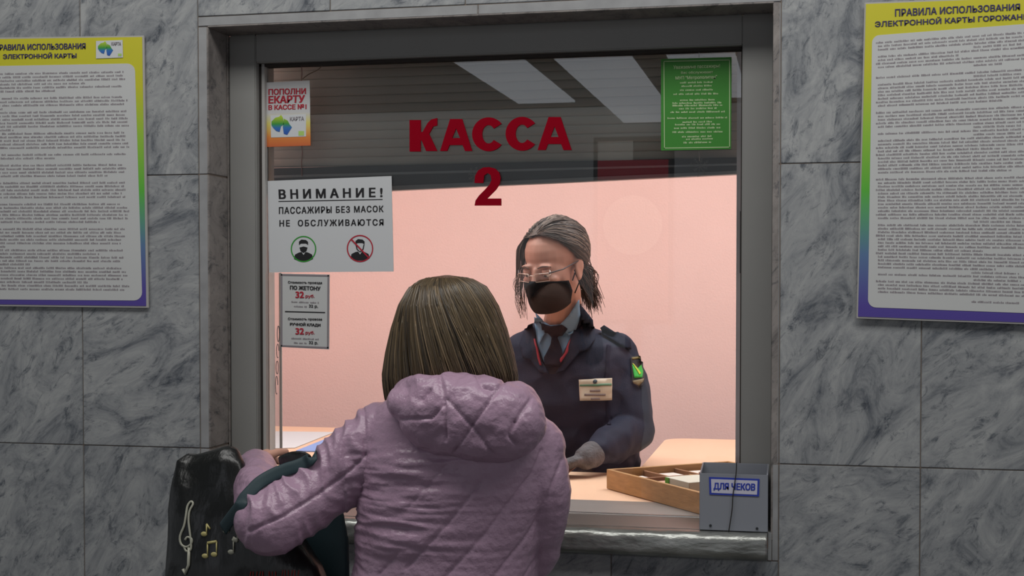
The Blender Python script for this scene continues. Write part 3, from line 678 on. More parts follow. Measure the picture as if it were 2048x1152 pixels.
class Rig:
    """collects closed primitives that are later fused into one continuous surface"""
    def __init__(s): s.parts = []
    def tube(s, pts, rad, seg=14): s.parts.append(tube_geo(pts, rad, seg))
    def limb(s, pts, rad, seg=16, n=6):
        P_ = [Vector(p) for p in pts]; sp = smooth_path(P_, n); rr = []
        for i in range(len(sp)):
            t = i/n; k = min(int(t), len(rad)-2); f = t-k; rr.append(rad[k]*(1-f)+rad[k+1]*f)
        s.tube(sp, rr, seg); s.ell(P_[0], (rad[0],)*3); s.ell(P_[-1], (rad[-1],)*3)
    def ell(s, c, r, rot=None, n=12):
        V = []; Fc = []; c = Vector(c); rot = rot or Matrix.Identity(3)
        for i in range(n+1):
            th = math.pi*i/n
            for k in range(2*n):
                a = math.pi*k/n; V.append(c + rot @ Vector((r[0]*math.sin(th)*math.cos(a), r[1]*math.sin(th)*math.sin(a), r[2]*math.cos(th))))
        for i in range(n):
            for k in range(2*n): a = i*2*n+k; b = i*2*n+(k+1)%(2*n); Fc.append((a,a+2*n,b+2*n,b))
        s.parts.append((V,Fc))
    def rings(s, R_, seg=32, pw=2.3):
        """R_: (center Vector, half width vec, half depth vec)"""
        V = []; Fc = []
        for c,u,v in R_:
            for k in range(seg):
                a = 2*math.pi*k/seg; cc, ss = math.cos(a), math.sin(a)
                V.append(c + u*math.copysign(abs(cc)**(2/pw),cc) + v*math.copysign(abs(ss)**(2/pw),ss))
        n = len(R_)
        for i in range(n-1):
            for k in range(seg): Fc.append((i*seg+k,i*seg+(k+1)%seg,(i+1)*seg+(k+1)%seg,(i+1)*seg+k))
        Fc.append(tuple(range(seg))[::-1]); Fc.append(tuple((n-1)*seg+k for k in range(seg))); s.parts.append((V,Fc))
    def hand(s, wrist, d, nrm, side, size=1.0, curl=(.35,.5,.4), r=.0085, spread=.10, thumb=.8):
        """wrist point, direction of the fingers, normal of the palm's inner side, side +1: thumb lies towards d x nrm"""
        w0 = Vector(wrist); d = Vector(d).normalized(); nrm = Vector(nrm); nrm = (nrm-d*nrm.dot(d)).normalized(); t = d.cross(nrm)*side
        z = size; R3 = Matrix((t,nrm,d)).transposed()
        s.ell(w0+d*.048*z, (.040*z,.016*z,.052*z), R3); s.ell(w0+d*.062*z-nrm*.002, (.041*z,.014*z,.034*z), R3)
        s.tube([w0-d*.02, w0+d*.02*z], [.024*z,.028*z])
        L = [.072,.080,.074,.058]
        for i in range(4):
            off = (.029-.0195*i)*z; b = w0+d*(.086-.004*abs(i-1.2))*z+t*off; dd = (d+t*(1.5-i)*spread).normalized()
            pts = [b-d*.02]; p = b; rr = [r*1.12]; a = 0
            pts.append(p); rr.append(r*1.08)
            for k,f in enumerate((.45,.30,.25)):
                a += curl[k]; q = p+(dd*math.cos(a)+nrm*math.sin(a))*L[i]*f*z; pts.append(q); rr.append(r*(1.0-.1*k)); p = q
            s.tube(pts, rr, 10); s.ell(p, (rr[-1],)*3, None, 6)
        b = w0+d*.025*z+t*.026*z; dd = (t*thumb+d*.75+nrm*.35).normalized(); p1 = b+dd*.034*z; p2 = p1+(dd+d*.5+nrm*.2).normalized()*.028*z; p3 = p2+(dd*.6+d+nrm*.35).normalized()*.022*z
        s.tube([b-dd*.012,b,p1,p2,p3],[.013*z,.0135*z,.0105*z,.0095*z,.0078*z],10); s.ell(p3,(.0078*z,)*3,None,6)
    def head(s, Mt):
        R3 = Mt.to_3x3()
        def e(c,r): s.ell(Mt @ Vector(c), r, R3)
        e((0,.012,.038),(.074,.094,.080)); e((0,-.028,-.02),(.064,.064,.085)); e((0,-.036,-.074),(.047,.048,.036)); e((0,-.078,-.098),(.018,.014,.013))
        def tb_(p,r): s.tube([Mt @ Vector(x) for x in p], r, 10)
        tb_([(0,-.084,.012),(0,-.096,-.012),(0,-.108,-.032),(0,-.106,-.042)],[.008,.0085,.011,.009])
        for sx in (-1,1):
            e((sx*.011,-.097,-.040),(.008,.009,.007)); e((sx*.036,-.064,-.026),(.022,.020,.022)); e((sx*.028,-.079,.019),(.021,.010,.007))
            e((sx*.045,-.025,-.070),(.016,.035,.022))
            e((sx*.076,.012,-.012),(.007,.017,.031)); e((sx*.080,.018,-.002),(.006,.015,.021)); e((sx*.077,.008,-.034),(.006,.010,.011))
        e((0,-.089,-.066),(.022,.009,.005)); e((0,-.087,-.075),(.020,.009,.006)); e((0,-.083,-.070),(.027,.008,.012))
    def fuse(s, name, m, parent, voxel=.005, it=4, disp=None, fac=.5):
        me = mesh_from(s.parts); o = bpy.data.objects.new('tmp', me); C.objects.link(o)
        # orientation of every closed primitive must agree before the remesh
        bm = bmesh.new(); bm.from_mesh(me); bmesh.ops.recalc_face_normals(bm, faces=bm.faces[:]); bm.to_mesh(me); bm.free()
        r = o.modifiers.new('r','REMESH'); r.mode = 'VOXEL'; r.voxel_size = voxel; r.use_smooth_shade = True
        k = o.modifiers.new('s','SMOOTH'); k.iterations = it; k.factor = fac
        dg = bpy.context.evaluated_depsgraph_get(); dg.update(); out = bpy.data.meshes.new_from_object(o.evaluated_get(dg)); bpy.data.objects.remove(o)
        if disp:
            n = len(out.vertices); a = np.zeros(n*3); out.vertices.foreach_get('co', a); a = a.reshape(-1,3); nn = np.zeros(n*3); out.vertex_normals.foreach_get('vector', nn); nn = nn.reshape(-1,3)
            a = a + nn*disp(a, nn)[:,None]; out.vertices.foreach_set('co', a.ravel()); out.update()
        out.materials.clear(); out.name = name
        return link(name, out, parent, m, True)
def bvh(o):
    me = o.data; return BVHTree.FromPolygons([v.co.copy() for v in me.vertices], [tuple(p.vertices) for p in me.polygons])
def seg_dist(px, py, pl):
    d = np.full(px.shape, 1e9)
    for (x0,y0),(x1,y1) in zip(pl[:-1], pl[1:]):
        vx,vy = x1-x0,y1-y0; t = np.clip(((px-x0)*vx+(py-y0)*vy)/(vx*vx+vy*vy+1e-9),0,1); d = np.minimum(d, np.hypot(px-x0-t*vx, py-y0-t*vy))
    return d
def nz3(A, sc, off=0):
    A = np.asarray(A); return np.array([noise.noise(Vector((p[0]*sc[0]+off, p[1]*sc[1], p[2]*sc[2]))) for p in A])
def drape(name, poly, tree, off, m, parent, step=5, thick=.002, fall=None):
    """cloth piece cut to an outline and laid on a body surface"""
    pts = []; n = len(poly)
    for i in range(n):
        (x0,y0),(x1,y1) = poly[i], poly[(i+1)%n]; k = max(1,int(math.hypot(x1-x0,y1-y0)/step))
        for j in range(k): pts.append(Vector((x0+(x1-x0)*j/k, y0+(y1-y0)*j/k)))
    nb = len(pts); E = [(i,(i+1)%nb) for i in range(nb)]
    xs = [p.x for p in pts]; ys = [p.y for p in pts]
    def inside(x,y):
        c = False
        for i in range(n):
            (x0,y0),(x1,y1) = poly[i], poly[(i+1)%n]
            if (y0>y)!=(y1>y) and x < (x1-x0)*(y-y0)/(y1-y0)+x0: c = not c
        return c
    y = min(ys)+step/2
    while y < max(ys):
        x = min(xs)+step/2
        while x < max(xs):
            if inside(x,y) and min((Vector((x,y))-p).length for p in pts) > step*.45: pts.append(Vector((x,y)))
            x += step
        y += step
    v2,_,fc,_,_,_ = delaunay_2d_cdt(pts, E, [list(range(nb))], 2, 1e-4)
    loc = []; last = None
    hits = []
    for p in v2:
        r = ray(p.x,p.y).normalized(); h = tree.ray_cast(CAM, r); hits.append((h[0],h[1],r))
    ok = [h for h in hits if h[0] is not None]
    if not ok: return None
    md = sorted((h[0]-CAM).length for h in ok)[len(ok)//2]
    V = []; B = []
    for h,nm,r in hits:
        if h is None or abs((h-CAM).length-md) > .12: q = CAM+r*(md if fall is None else fall); nm = -r
        else: q = h
        if nm.dot(r) > 0: nm = -nm
        nm = (nm - r*.8).normalized()
        V.append(q+nm*off); B.append(q+nm*(off-thick))
    N = len(V); Fc = [tuple(f) for f in fc]+[tuple(i+N for i in f[::-1]) for f in fc]
    cnt = {}
    for f in fc:
        for i in range(len(f)):
            e_ = (f[i],f[(i+1)%len(f)]); cnt[e_] = 1
    for (a,b) in cnt:
        if (b,a) not in cnt: Fc.append((b,a,a+N,b+N))
    me = mesh_from([(V+B,Fc)]); bm = bmesh.new(); bm.from_mesh(me); bmesh.ops.recalc_face_normals(bm, faces=bm.faces[:]); bm.to_mesh(me); bm.free()
    return link(name, me, parent, m, True)
def strand_obj(name, strands, mats, parent, seg=4):
    """strands: (points, radii, material index)"""
    parts = [tube_geo(p, r, seg) + (mi,) for p,r,mi in strands]
    me = mesh_from(parts); return link(name, me, parent, mats, True)

# ------------------------------------------------------------------ customer in the lilac quilted jacket
CY = -.43
base = P(890,1152,CY); cust = empty('person', (base.x, CY, 0), 'person seen from behind in a lilac quilted jacket with brown bobbed hair', 'person')
def cp(px,py,dy=0): return P(px,py,CY+dy)
X3 = Vector((1,0,0)); Y3 = Vector((0,1,0))
yaw = math.radians(4); U = Vector((math.cos(yaw),-math.sin(yaw),0)); V3 = Vector((math.sin(yaw),math.cos(yaw),0))
hc = Vector((cp(902,655,.03).x, CY+.03, cp(893,551,.02).z-.131))                                     # head centre
HM = Matrix.Translation(hc) @ Euler((math.radians(8),math.radians(-2),math.radians(180+4)),'XYZ').to_matrix().to_4x4()
HM = Matrix.Translation(hc) @ (Matrix.Rotation(math.radians(176),4,'Z') @ Matrix.Rotation(math.radians(10),4,'X'))
body = Rig(); body.head(HM)
neckb = cp(905,800,-.0)
body.limb([hc+Vector((0,-.0,-.06)), cp(905,740,.0), neckb],[.056,.052,.06])
def trg(z, xpx, hw, hd, dy=0):
    x = cp(xpx, 569+ (CAM.z-z)*1120, 0).x; return (Vector((x, CY+dy, z)), U*hw, V3*hd)
tor = [(1.375,905,.075,.06,.0),(1.345,912,.135,.085,0),(1.29,914,.168,.10,0),(1.22,908,.165,.11,0),(1.12,896,.145,.11,0),(1.02,886,.15,.115,0),(.92,884,.168,.12,0),(.84,884,.165,.12,0)]
body.rings([trg(z,x,a-.012,b-.015,d) for z,x,a,b,d in tor])
shL = cp(752,868); elL = cp(538,1040,-.10); wrL = cp(514,938,.19)
shR = cp(1064,905); elR = cp(1064,1105,.05); wrR = P(1075,1046,-.17); wrR = Vector((wrR.x,-.16,1.125))
body.limb([shL, cp(650,970,-.04), elL+Vector((.01,0,0))],[.045,.040,.034]); body.limb([elL+Vector((.01,0,0)), P(524,974,CY+.05), wrL],[.034,.028,.020])
body.limb([shR, shR.lerp(elR,.5), elR],[.045,.042,.034]); body.limb([elR, elR.lerp(wrR,.4), wrR],[.036,.034,.024])
body.hand(wrL+Vector((-.002,.01,.008)), (-.42,.90,.0), (.6,.05,-.8), -1, .86, (.35,.5,.4))
body.hand(wrR, (-.35,.9,-.12), (0,-.1,-1), -1, .92, (.12,.2,.15))
for sx in (-1,1):
    hx = base.x+.085*sx; body.limb([(hx,CY,.84),(hx+.005*sx,CY+.01,.48),(hx+.005*sx,CY-.02,.10)],[.085,.055,.038])
    body.limb([(hx+.005*sx,CY-.02,.06),(hx+.01*sx,CY+.12,.035)],[.038,.03])
bodyo = body.fuse('body', M['skin2'], cust, .0045, 4)
for sx in (-1,1):
    g = Rig(); g.ell(HM @ Vector((sx*.031,-.079,.001)), (.0115,)*3, None, 8); e_ = link('eye', mesh_from(g.parts), cust, M['eye'], True)
    g = Rig(); g.ell(HM @ Vector((sx*.031,-.0885,.001)), (.005,.0025,.005), HM.to_3x3(), 6); link('iris', mesh_from(g.parts), e_, M['iris'], True)
# trousers and boots
g = Rig(); g.rings([(Vector((base.x,CY,z)), U*a, V3*b) for z,a,b in ((.90,.17,.12),(.84,.185,.135),(.78,.185,.135))])
for sx in (-1,1):
    hx = base.x+.09*sx; g.limb([(hx,CY,.82),(hx+.005*sx,CY+.01,.48),(hx+.005*sx,CY-.02,.16)],[.098,.075,.062])
g.fuse('trousers', M['trouser'], cust, .008, 4)
for sx in (-1,1):
    g = Rig(); hx = base.x+.095*sx; g.limb([(hx,CY-.02,.26),(hx,CY-.02,.07)],[.062,.055]); g.ell((hx,CY+.06,.045),(.05,.13,.042)); g.ell((hx,CY-.02,.04),(.045,.06,.04)); g.fuse('boot', M['boot'], cust, .006, 4)
# jacket
jk = Rig()
tor2 = [(1.405,905,.07,.065,-.0),(1.385,908,.105,.078,0),(1.355,915,.150,.098,0),(1.325,918,.172,.108,0),(1.28,918,.178,.120,0),(1.22,914,.172,.128,0),(1.16,905,.167,.128,0),(1.10,896,.163,.128,0),(1.04,886,.168,.13,0),(.96,884,.182,.14,0),(.88,884,.20,.148,0),(.80,884,.208,.15,0)]
jk.rings([trg(z,x,a,b,d) for z,x,a,b,d in tor2], 48, 2.25)
jk.limb([shL+Vector((.015,0,-.012)), cp(650,970,-.04), elL+Vector((.012,0,-.002))],[.070,.060,.060], 20); jk.ell(elL+Vector((.006,0,0)),(.063,.060,.062))
jk.limb([elL, P(522,972,CY+.05), wrL],[.058,.047,.037], 20)
jk.limb([shR+Vector((-.01,0,0)), cp(1078,988,.0), elR],[.070,.056,.046], 20)
jk.limb([elR, elR.lerp(wrR,.5), wrR+Vector((0,-.02,0))],[.046,.046,.036], 20)
ST = [[(725,812),(729,825),(731,911)],[(731,911),(700,941),(640,986),(569,1031),(501,1061)],
      [(815,1135),(893,1050),(960,965)],[(890,1155),(975,1060),(1060,950),(1082,900)],[(985,1155),(1060,1060),(1090,1000),(1122,920)],[(820,1012),(895,930)],
      [(760,1150),(800,1105)],[(1045,1155),(1078,1105)],[(690,1100),(735,1150)],[(835,900),(880,850)]]
SW = [.9,1.0,.55,.55,.6,.3,.35,.5,.35,.25]
def jdisp(A, N):
    px, py = proj(A); back = np.clip(-N[:,1]*2+.3,0,1)
    d = np.zeros(len(A))
    best = np.full(len(A),1e9)
    for pl,w_ in zip(ST,SW):
        ds = seg_dist(px,py,pl); d -= .0046*w_*np.exp(-(ds/3.0)**2)*back; best = np.minimum(best, ds+ (1-w_)*12)
    d += .004*(1-np.exp(-best/22))*back
    # horizontal drag lines on the left half of the back
    wgt = np.exp(-((px-790)/110)**2)*np.clip((py-890)/40,0,1)*np.clip((1125-py)/30,0,1)
    wr = 1-2*np.abs(nz3(A,(7,4,62),3.1)); wr2 = 1-2*np.abs(nz3(A,(12,8,120),9.7))
    d += (wgt*.0052+.0007)*(wr+.5*wr2)*(px>690)
    d += .0005*(1-2*np.abs(nz3(A,(34,34,60),7.7)))
    # folds across the upper arm
    ax = (px-500)*.80-(py-1060)*.60; ac = (px-500)*.60+(py-1060)*.80
    arm = np.clip((735-px)/20,0,1)*np.clip((px-478)/15,0,1)
    fo = np.array([.35-1.7*abs(noise.noise(Vector((a/30+.7*math.sin(c/38)+.35*math.sin(c/17+a/30), c/75, 2.2)))) for a,c in zip(ax,ac)])
    up = np.clip((1045-(py+ (px-560)*.62))/60,0,1)
    d += arm*(.0035+.006*up)*fo
    d += .0035*nz3(A,(16,16,16),5.5)
    rt = np.clip((px-1060)/30,0,1); d += rt*.003*nz3(A,(12,12,34),1.5)
    return d
jko = jk.fuse('jacket', M['lilac'], cust, .0032, 8, jdisp)
# cuff and hem bands
# hood lying on the upper back
hd = Rig()
def hp(px,py,dy): return P(px,py,CY+dy)
for (x,y,dy,rx,ry,rz) in ((985,843,-.11,.090,.058,.068),(900,828,-.108,.090,.058,.070),(945,835,-.118,.1,.055,.07),(835,806,-.09,.053,.05,.034),(930,792,-.10,.108,.05,.036),(1030,818,-.085,.044,.05,.045),(950,866,-.125,.088,.045,.044)):
    hd.ell(hp(x,y,dy),(rx,ry,rz),None,14)
cr = []
for k in range(13):
    a = math.pi*(.02+.96*k/12); cr.append(Vector((hp(922,770,0).x+.100*math.cos(a), CY-.0-.125*math.sin(a)*1.0, hp(905,768,-.1).z-.008*math.cos(a)-.045*(1-math.sin(a)))))
hd.tube(smooth_path(cr,3), .016, 12)
HSX = [[(880,752),(883,770),(891,817),(893,880)],[(895,799),(944,851)],[(1010,762),(992,785),(944,851),(908,905)],[(806,838),(865,836),(887,810)],[(862,780),(845,800)],[(955,757),(966,776),(985,780)],[(1030,844),(1016,870),(1030,885)],[(944,851),(985,905)],[(1060,800),(1030,844)]]
def hdisp(A, N):
    px,py = proj(A); d = np.zeros(len(A)); best = np.full(len(A),1e9)
    for pl in HSX:
        ds = seg_dist(px,py,pl); d -= .0042*np.exp(-(ds/2.8)**2); best = np.minimum(best,ds)
    d += .0034*(1-np.exp(-best/16)) + .0036*(.5-1.6*np.abs(nz3(A,(22,22,26),2.1)))+.0014*(.5-1.6*np.abs(nz3(A,(45,45,60),4.4)))
    return d
ho = hd.fuse('hood', M['lilac'], jko, .0032, 45, hdisp)
# bobbed hair: strands flowing from the crown
crown = cp(893,551,.02); hx0 = hc.x; strands = []
prof = [(0,.004,.004,0),(.06,.040,.045,.004),(.14,.067,.074,.018),(.28,.088,.096,.052),(.45,.103,.108,.096),(.62,.114,.115,.140),(.8,.121,.117,.178),(1,.124,.112,.225),(1.25,.120,.104,.285)]
def hprof(t):
    for a,b in zip(prof[:-1],prof[1:]):
        if t <= b[0]: f = (t-a[0])/(b[0]-a[0]); return [a[i]+(b[i]-a[i])*f for i in (1,2,3)]
    return prof[-1][1:]
def hair_pt(phi, t, rs=1.0):
    rx, ry, dz = hprof(t); cx = hx0+ (crown.x-hx0)*max(0,1-t)**1.5
    sq = 1.0
    p = Vector((cx+rx*rs*math.cos(phi), hc.y-.005-ry*rs*math.sin(phi), crown.z-dz))
    if math.cos(phi) < 0: p.z -= .0
    return p
ZTOP = crown.z
def hlen(phi):
    """bob length: longer at the sides than where it meets the hood"""
    s_ = math.sin(phi); return .90+.10*(1-max(0,s_)) + (.18 if math.cos(phi)<-.75 else 0)
for i in range(2300):
    phi = random.uniform(-math.pi*.18, math.pi*1.18)
    T = hlen(phi)*random.uniform(.9,1.0); t0 = random.choice((0,0,.0,random.uniform(0,.5)))
    rs = random.uniform(.955,1.012); swirl = random.gauss(.80,.12)*( .15+.75*max(0,math.sin(phi))); w1 = random.uniform(0,6); pts = []; n = 13
    clump = math.sin(phi*23)*.02+math.sin(phi*41+1)*.012
    for k in range(n):
        t = t0+(T-t0)*k/(n-1); ph = phi-swirl*math.sin(t*1.5)+.02*math.sin(3*t+w1)+clump*t; p = hair_pt(ph, t, rs*(1+clump*.5*t)*(1-.05*max(0,t-.85)/.15)); pts.append(p)
    r0 = random.uniform(.0010,.0021)
    cm = 0 if random.random()<.5 else random.randrange(1,5)
    strands.append((pts,[r0*(.5+.5*min(1,k/2))*(1-.75*(k/(n-1))**3) for k in range(n)],cm))
hairo = strand_obj('hair', strands, HB, cust, 4)
V = []; Fc = []
nu, nv = 56, 24
for j in range(nv+1):
    for i in range(nu+1):
        phi = -math.pi*.2+math.pi*1.4*i/nu; V.append(hair_pt(phi, .93*j/nv, .955))
for j in range(nv):
    for i in range(nu): a = j*(nu+1)+i; Fc.append((a,a+1,a+nu+2,a+nu+1))
link('hair_cap', mesh_from([(V,Fc)]), hairo, HB[2], True)

# ------------------------------------------------------------------ bag on the customer's arm
M['bag'] = mat('black_glossy_bag', (15,17,17), .34, bump=1.0, bscale=14, spec=.6, stretch=(1,1,.45))
M['strapm'] = mat('teal_strap', (36,58,64), .6)
M['bagprint'] = mat('silver_print', (165,165,150), .4); M['goldprint'] = mat('gold_print', (190,180,120), .4)
BGY = -.50
bb = P(500,1152,BGY); bag = empty('shopping_bag', (bb.x, BGY, bb.z-.12), 'black glossy bag with silver and gold music notes hanging from the bent arm', 'bag')
bg = Rig()
def bring(z, pl, pr, hd_, dy=0):
    a = P(pl, 569+(CAM.z-z)*1180, BGY+dy).x; b = P(pr, 569+(CAM.z-z)*1180, BGY+dy).x
    return (Vector(((a+b)/2, BGY+dy, z)), Vector(((b-a)/2,0,0)), Vector((0,hd_,0)))
bg.rings([bring(1.262,372,470,.010,.12),bring(1.245,352,484,.018,.11),bring(1.20,348,500,.030,.10),bring(1.15,346,560,.040,.09),bring(1.11,344,600,.044,.085),bring(1.06,341,640,.048,.08),bring(.98,338,676,.052,.08),bring(.88,336,680,.05,.08),bring(.85,340,676,.04,.08)], 40, 3.2)
def bdisp(A,N):
    return .018*(.4-1.4*np.abs(nz3(A,(9,9,4),1.2)))*np.clip((A[:,2]-.9)*3,0.3,1)+.007*nz3(A,(26,20,9),6.6)*np.clip((A[:,2]-1.08)*8,.25,1)
bgo = bg.fuse('bag_body', M['bag'], bag, .005, 4, bdisp)
bt = bvh(bgo)
# printed marks
clef = [(368,1092),(372,1102),(381,1100),(382,1085),(379,1060),(377,1040),(379,1022),(386,1008),(382,1003),(375,1012),(372,1030),(368,1052),(360,1072),(362,1088),(372,1094),(382,1088),(383,1078),(375,1074),(370,1080)]
def onbag(px,py,off=.002):
    r = ray(px,py).normalized(); h = bt.ray_cast(CAM, r)
    return (h[0] if h[0] else P(px,py,BGY+.05))-r*off
tube('printed_clef', smooth_path([onbag(x,y) for x,y in clef],3), .0022, M['bagprint'], bag, 6)
tube('printed_clef_tail', [onbag(378,1095),onbag(377,1130),onbag(370,1148),onbag(366,1138)], .003, M['bagprint'], bag, 6)
def note(x,y,h,m,dbl=0):
    parts = []
    for k in range(1+dbl):
        g = Rig(); c = onbag(x+k*dbl*18,y-k*3); g.ell(c,(.0065,.002,.0045),None,8); parts += g.parts
        parts.append(tube_geo([onbag(x+k*dbl*18+5,y-k*3), onbag(x+k*dbl*18+5,y-h-k*3)],.0014,6))
    if dbl: parts.append(tube_geo([onbag(x+5,y-h),onbag(x+23,y-h-3)],.0028,6))
    else: parts.append(tube_geo([onbag(x+5,y-h),onbag(x+12,y-h+10)],.0018,6))
    link('printed_note', mesh_from(parts), bag, m, True)
note(410,1112,26,M['goldprint'],1); note(408,1068,20,M['goldprint']); note(462,1104,30,M['bagprint']); note(452,1062,22,M['bagprint']); note(470,1080,24,M['bagprint'],0); note(456,1042,10,M['goldprint'])
lm = bpy.data.meshes
rp = []
for k in range(16):
    x = 500+k*6.4
    if k in (5,9): continue
    rp.append(tube_geo([onbag(x,1152,.0015), onbag(x+random.choice((0,2)),1141-(1 if k>9 else -2),.0015)],.0010,4))
link('red_lettering', mesh_from(rp), bag, mat('bag_red_print',(140,25,15),.6))
# handle: from the bag's mouth over the crook of the elbow
hp0 = Vector((P(470,950,BGY+.08).x, BGY+.10, 1.27))
crook = [P(505,1015,-.44),P(520,985,-.475),P(545,960,-.50),P(580,942,-.50),P(606,930,-.47),P(622,940,-.41)]
def ribbon(name, pts, wd, m, parent):
    pts = smooth_path(pts,5); V = []; Fc = []; n = len(pts); seg = 10
    for i,p in enumerate(pts):
        t = (pts[min(i+1,n-1)]-pts[max(i-1,0)]).normalized(); vd = Vector((.1,.97,-.15)).normalized(); sd = t.cross(vd).normalized(); up = sd.cross(t).normalized()
        for k in range(seg):
            a = 2*math.pi*k/seg; V.append(p+sd*math.cos(a)*wd*1.15+up*(math.copysign(abs(math.sin(a))**.6,math.sin(a))*.0022))
    for i in range(n-1):
        for k in range(seg): Fc.append((i*seg+k,i*seg+(k+1)%seg,(i+1)*seg+(k+1)%seg,(i+1)*seg+k))
    Fc.append(tuple(range(seg))[::-1]); Fc.append(tuple((n-1)*seg+k for k in range(seg)))
    return link(name, mesh_from([(V,Fc)]), parent, m, True)
jt = bvh(jko)
def onj(px,py,off=.010):
    r = ray(px,py).normalized(); h = jt.ray_cast(CAM, r)
    q = h[0] if h[0] else P(px,py,CY-.02)
    if (q-CAM).length > (P(px,py,CY+.10)-CAM).length: q = P(px,py,CY-.02)
    return q-r*off
sp2 = [(479,1014),(487,999),(503,981),(517,967),(534,956),(552,947),(572,939),(592,933),(610,925),(626,915)]
dd_ = [(onj(x,y,0)-CAM).length for x,y in sp2]
for _ in range(2): dd_ = [min(dd_[max(i-1,0):i+2]) for i in range(len(dd_))]
for _ in range(6): dd_ = [sum(dd_[max(i-1,0):i+2])/len(dd_[max(i-1,0):i+2]) for i in range(len(dd_))]
ribbon('handle', [CAM+ray(446,1058).normalized()*(dd_[0]+.05), CAM+ray(462,1036).normalized()*(dd_[0]+.02)]+[CAM+ray(x,y).normalized()*(q-.005) for (x,y),q in zip(sp2,dd_)]+[P(640,905,CY+.06)], .0105, M['strapm'], bag)
ribbon('handle', [P(560,925,-.36),P(585,915,-.38),P(612,918,-.38),P(628,945,-.36)], .010, M['bag'], bag)
sidep = Rig(); sidep.rings([(P(648,1000,-.34), Vector((.035,0,0)), Vector((0,.008,0))),(P(650,1080,-.34), Vector((.048,0,0)), Vector((0,.012,0))),(P(650,1165,-.34), Vector((.05,0,0)), Vector((0,.012,0)))],20,3)
sidep.fuse('side_pocket', M['strapm'], bag, .004, 3)

# ------------------------------------------------------------------ clerk
KYc = .98
cl = empty('person', (P(1140,900,KYc).x, KYc, .25), 'person behind the glass in navy uniform, black face mask and glasses, looking down', 'person')
hcC = P(1106,532,KYc-.16)
RM = Matrix.Rotation(math.radians(-24),4,'Z') @ Matrix.Rotation(math.radians(15),4,'X') @ Matrix.Rotation(math.radians(0),4,'Y')
KM = Matrix.Translation(hcC) @ RM @ Matrix.Diagonal((.97,.97,.95,1))
kb = Rig(); kb.head(KM)
def kp(px,py,dy=0): return P(px,py,KYc+dy)
nb_ = kp(1120,668,-.02)
kb.limb([KM @ Vector((0,.02,-.05)), KM @ Vector((0,.035,-.10)), nb_],[.048,.045,.056])
def krg(z, xpx, hw, hd_, dy=0):
    x = kp(xpx, 569+(CAM.z-z)*705, 0).x; return (Vector((x, KYc+dy, z)), Vector((hw,-.02,0)), Vector((.02,hd_,0)))
ktor = [(1.465,1120,.07,.055,.0),(1.44,1128,.115,.075,0),(1.40,1138,.165,.09,0),(1.34,1143,.180,.105,0),(1.26,1143,.175,.115,0),(1.16,1143,.17,.12,.01),(1.06,1143,.17,.12,.02),(.92,1143,.18,.13,.03),(.80,1143,.19,.14,.03)]
kb.rings([krg(z,x,a-.014,b-.014,d) for z,x,a,b,d in ktor])
kL = kp(1238,712); eL = kp(1268,862,-.06); wL = P(1172,916,.70); wL.z = max(wL.z, DZ+.045)
kR = kp(1040,712); eR = kp(1012,862,-.06); wR = P(1040,930,.70); wR.z = DZ+.045
for a,b,c in ((kL,eL,wL),(kR,eR,wR)): kb.limb([a,a.lerp(b,.5),b],[.045,.042,.034]); kb.limb([b,b.lerp(c,.4),c],[.036,.034,.025])
kb.hand(wL, (-.8,-.35,-.28), (0,-.25,-1), -1, .86, (.2,.3,.25), r=.007); kb.hand(wR, (.5,-.8,-.2), (0,-.1,-1), 1, .86, (.2,.3,.25), r=.007)
for sx in (-1,1):
    x = cl.location.x+.09*sx; kb.limb([(x,KYc+.05,.80),(x+.02*sx,KYc-.28,.76)],[.085,.06]); kb.limb([(x+.02*sx,KYc-.28,.76),(x+.02*sx,KYc-.27,.33)],[.058,.04]); kb.limb([(x+.02*sx,KYc-.27,.30),(x+.02*sx,KYc-.38,.285)],[.035,.03])
KI = KM.inverted()
def kface(A,N):
    B = np.array(KI.to_3x3()) @ A.T; B = B.T + np.array(KI.translation); d = np.zeros(len(A))
    for sx in (-1,1):
        r2 = ((B[:,0]-sx*.031)/.016)**2+((B[:,2]-.001)/.010)**2+((B[:,1]+.08)/.03)**2; d -= .006*np.exp(-r2)
        r2 = ((B[:,0]-sx*.079)/.012)**2+((B[:,2]+.006)/.016)**2+((B[:,1]-.012)/.010)**2; d -= .003*np.exp(-r2)
    return d
kbo = kb.fuse('body', M['skin'], cl, .0036, 3, kface)
for sx in (-1,1):
    g = Rig(); g.ell(KM @ Vector((sx*.031,-.0775,.000)), (.0115,)*3, None, 8); e_ = link('eye', mesh_from(g.parts), cl, M['eye'], True)
    g = Rig(); g.ell(KM @ Vector((sx*.031,-.0865,-.005)), (.005,.0025,.005), KM.to_3x3(), 6); link('iris', mesh_from(g.parts), e_, M['iris'], True)
    # upper lid lowered over the eye
    V = []; Fc = []
    for j in range(9):
        th = math.radians(-40+ j*14)
        for i in range(9):
            ph = math.radians(-62+124*i/8); r = .0128; V.append(KM @ Vector((sx*.031+r*math.sin(ph)*1.1, -.0775-r*math.cos(ph)*math.cos(th)*1.0, r*math.sin(th)+.0006)))
    V = [v for v in V]
    keep = range(2,9)
    for j in range(2,8):
        for i in range(8): a = j*9+i; Fc.append((a,a+1,a+10,a+9))
    link('eyelid', mesh_from([(V,Fc)]), cl, M['skin'], True)
    tube('eyebrow', smooth_path([KM @ Vector(p) for p in ((sx*.014,-.0945,.017),(sx*.030,-.092,.0215),(sx*.048,-.078,.017))],4), [.0012+.0010*math.sin(math.pi*i/8) for i in range(9)], M['brow'], cl, 6)
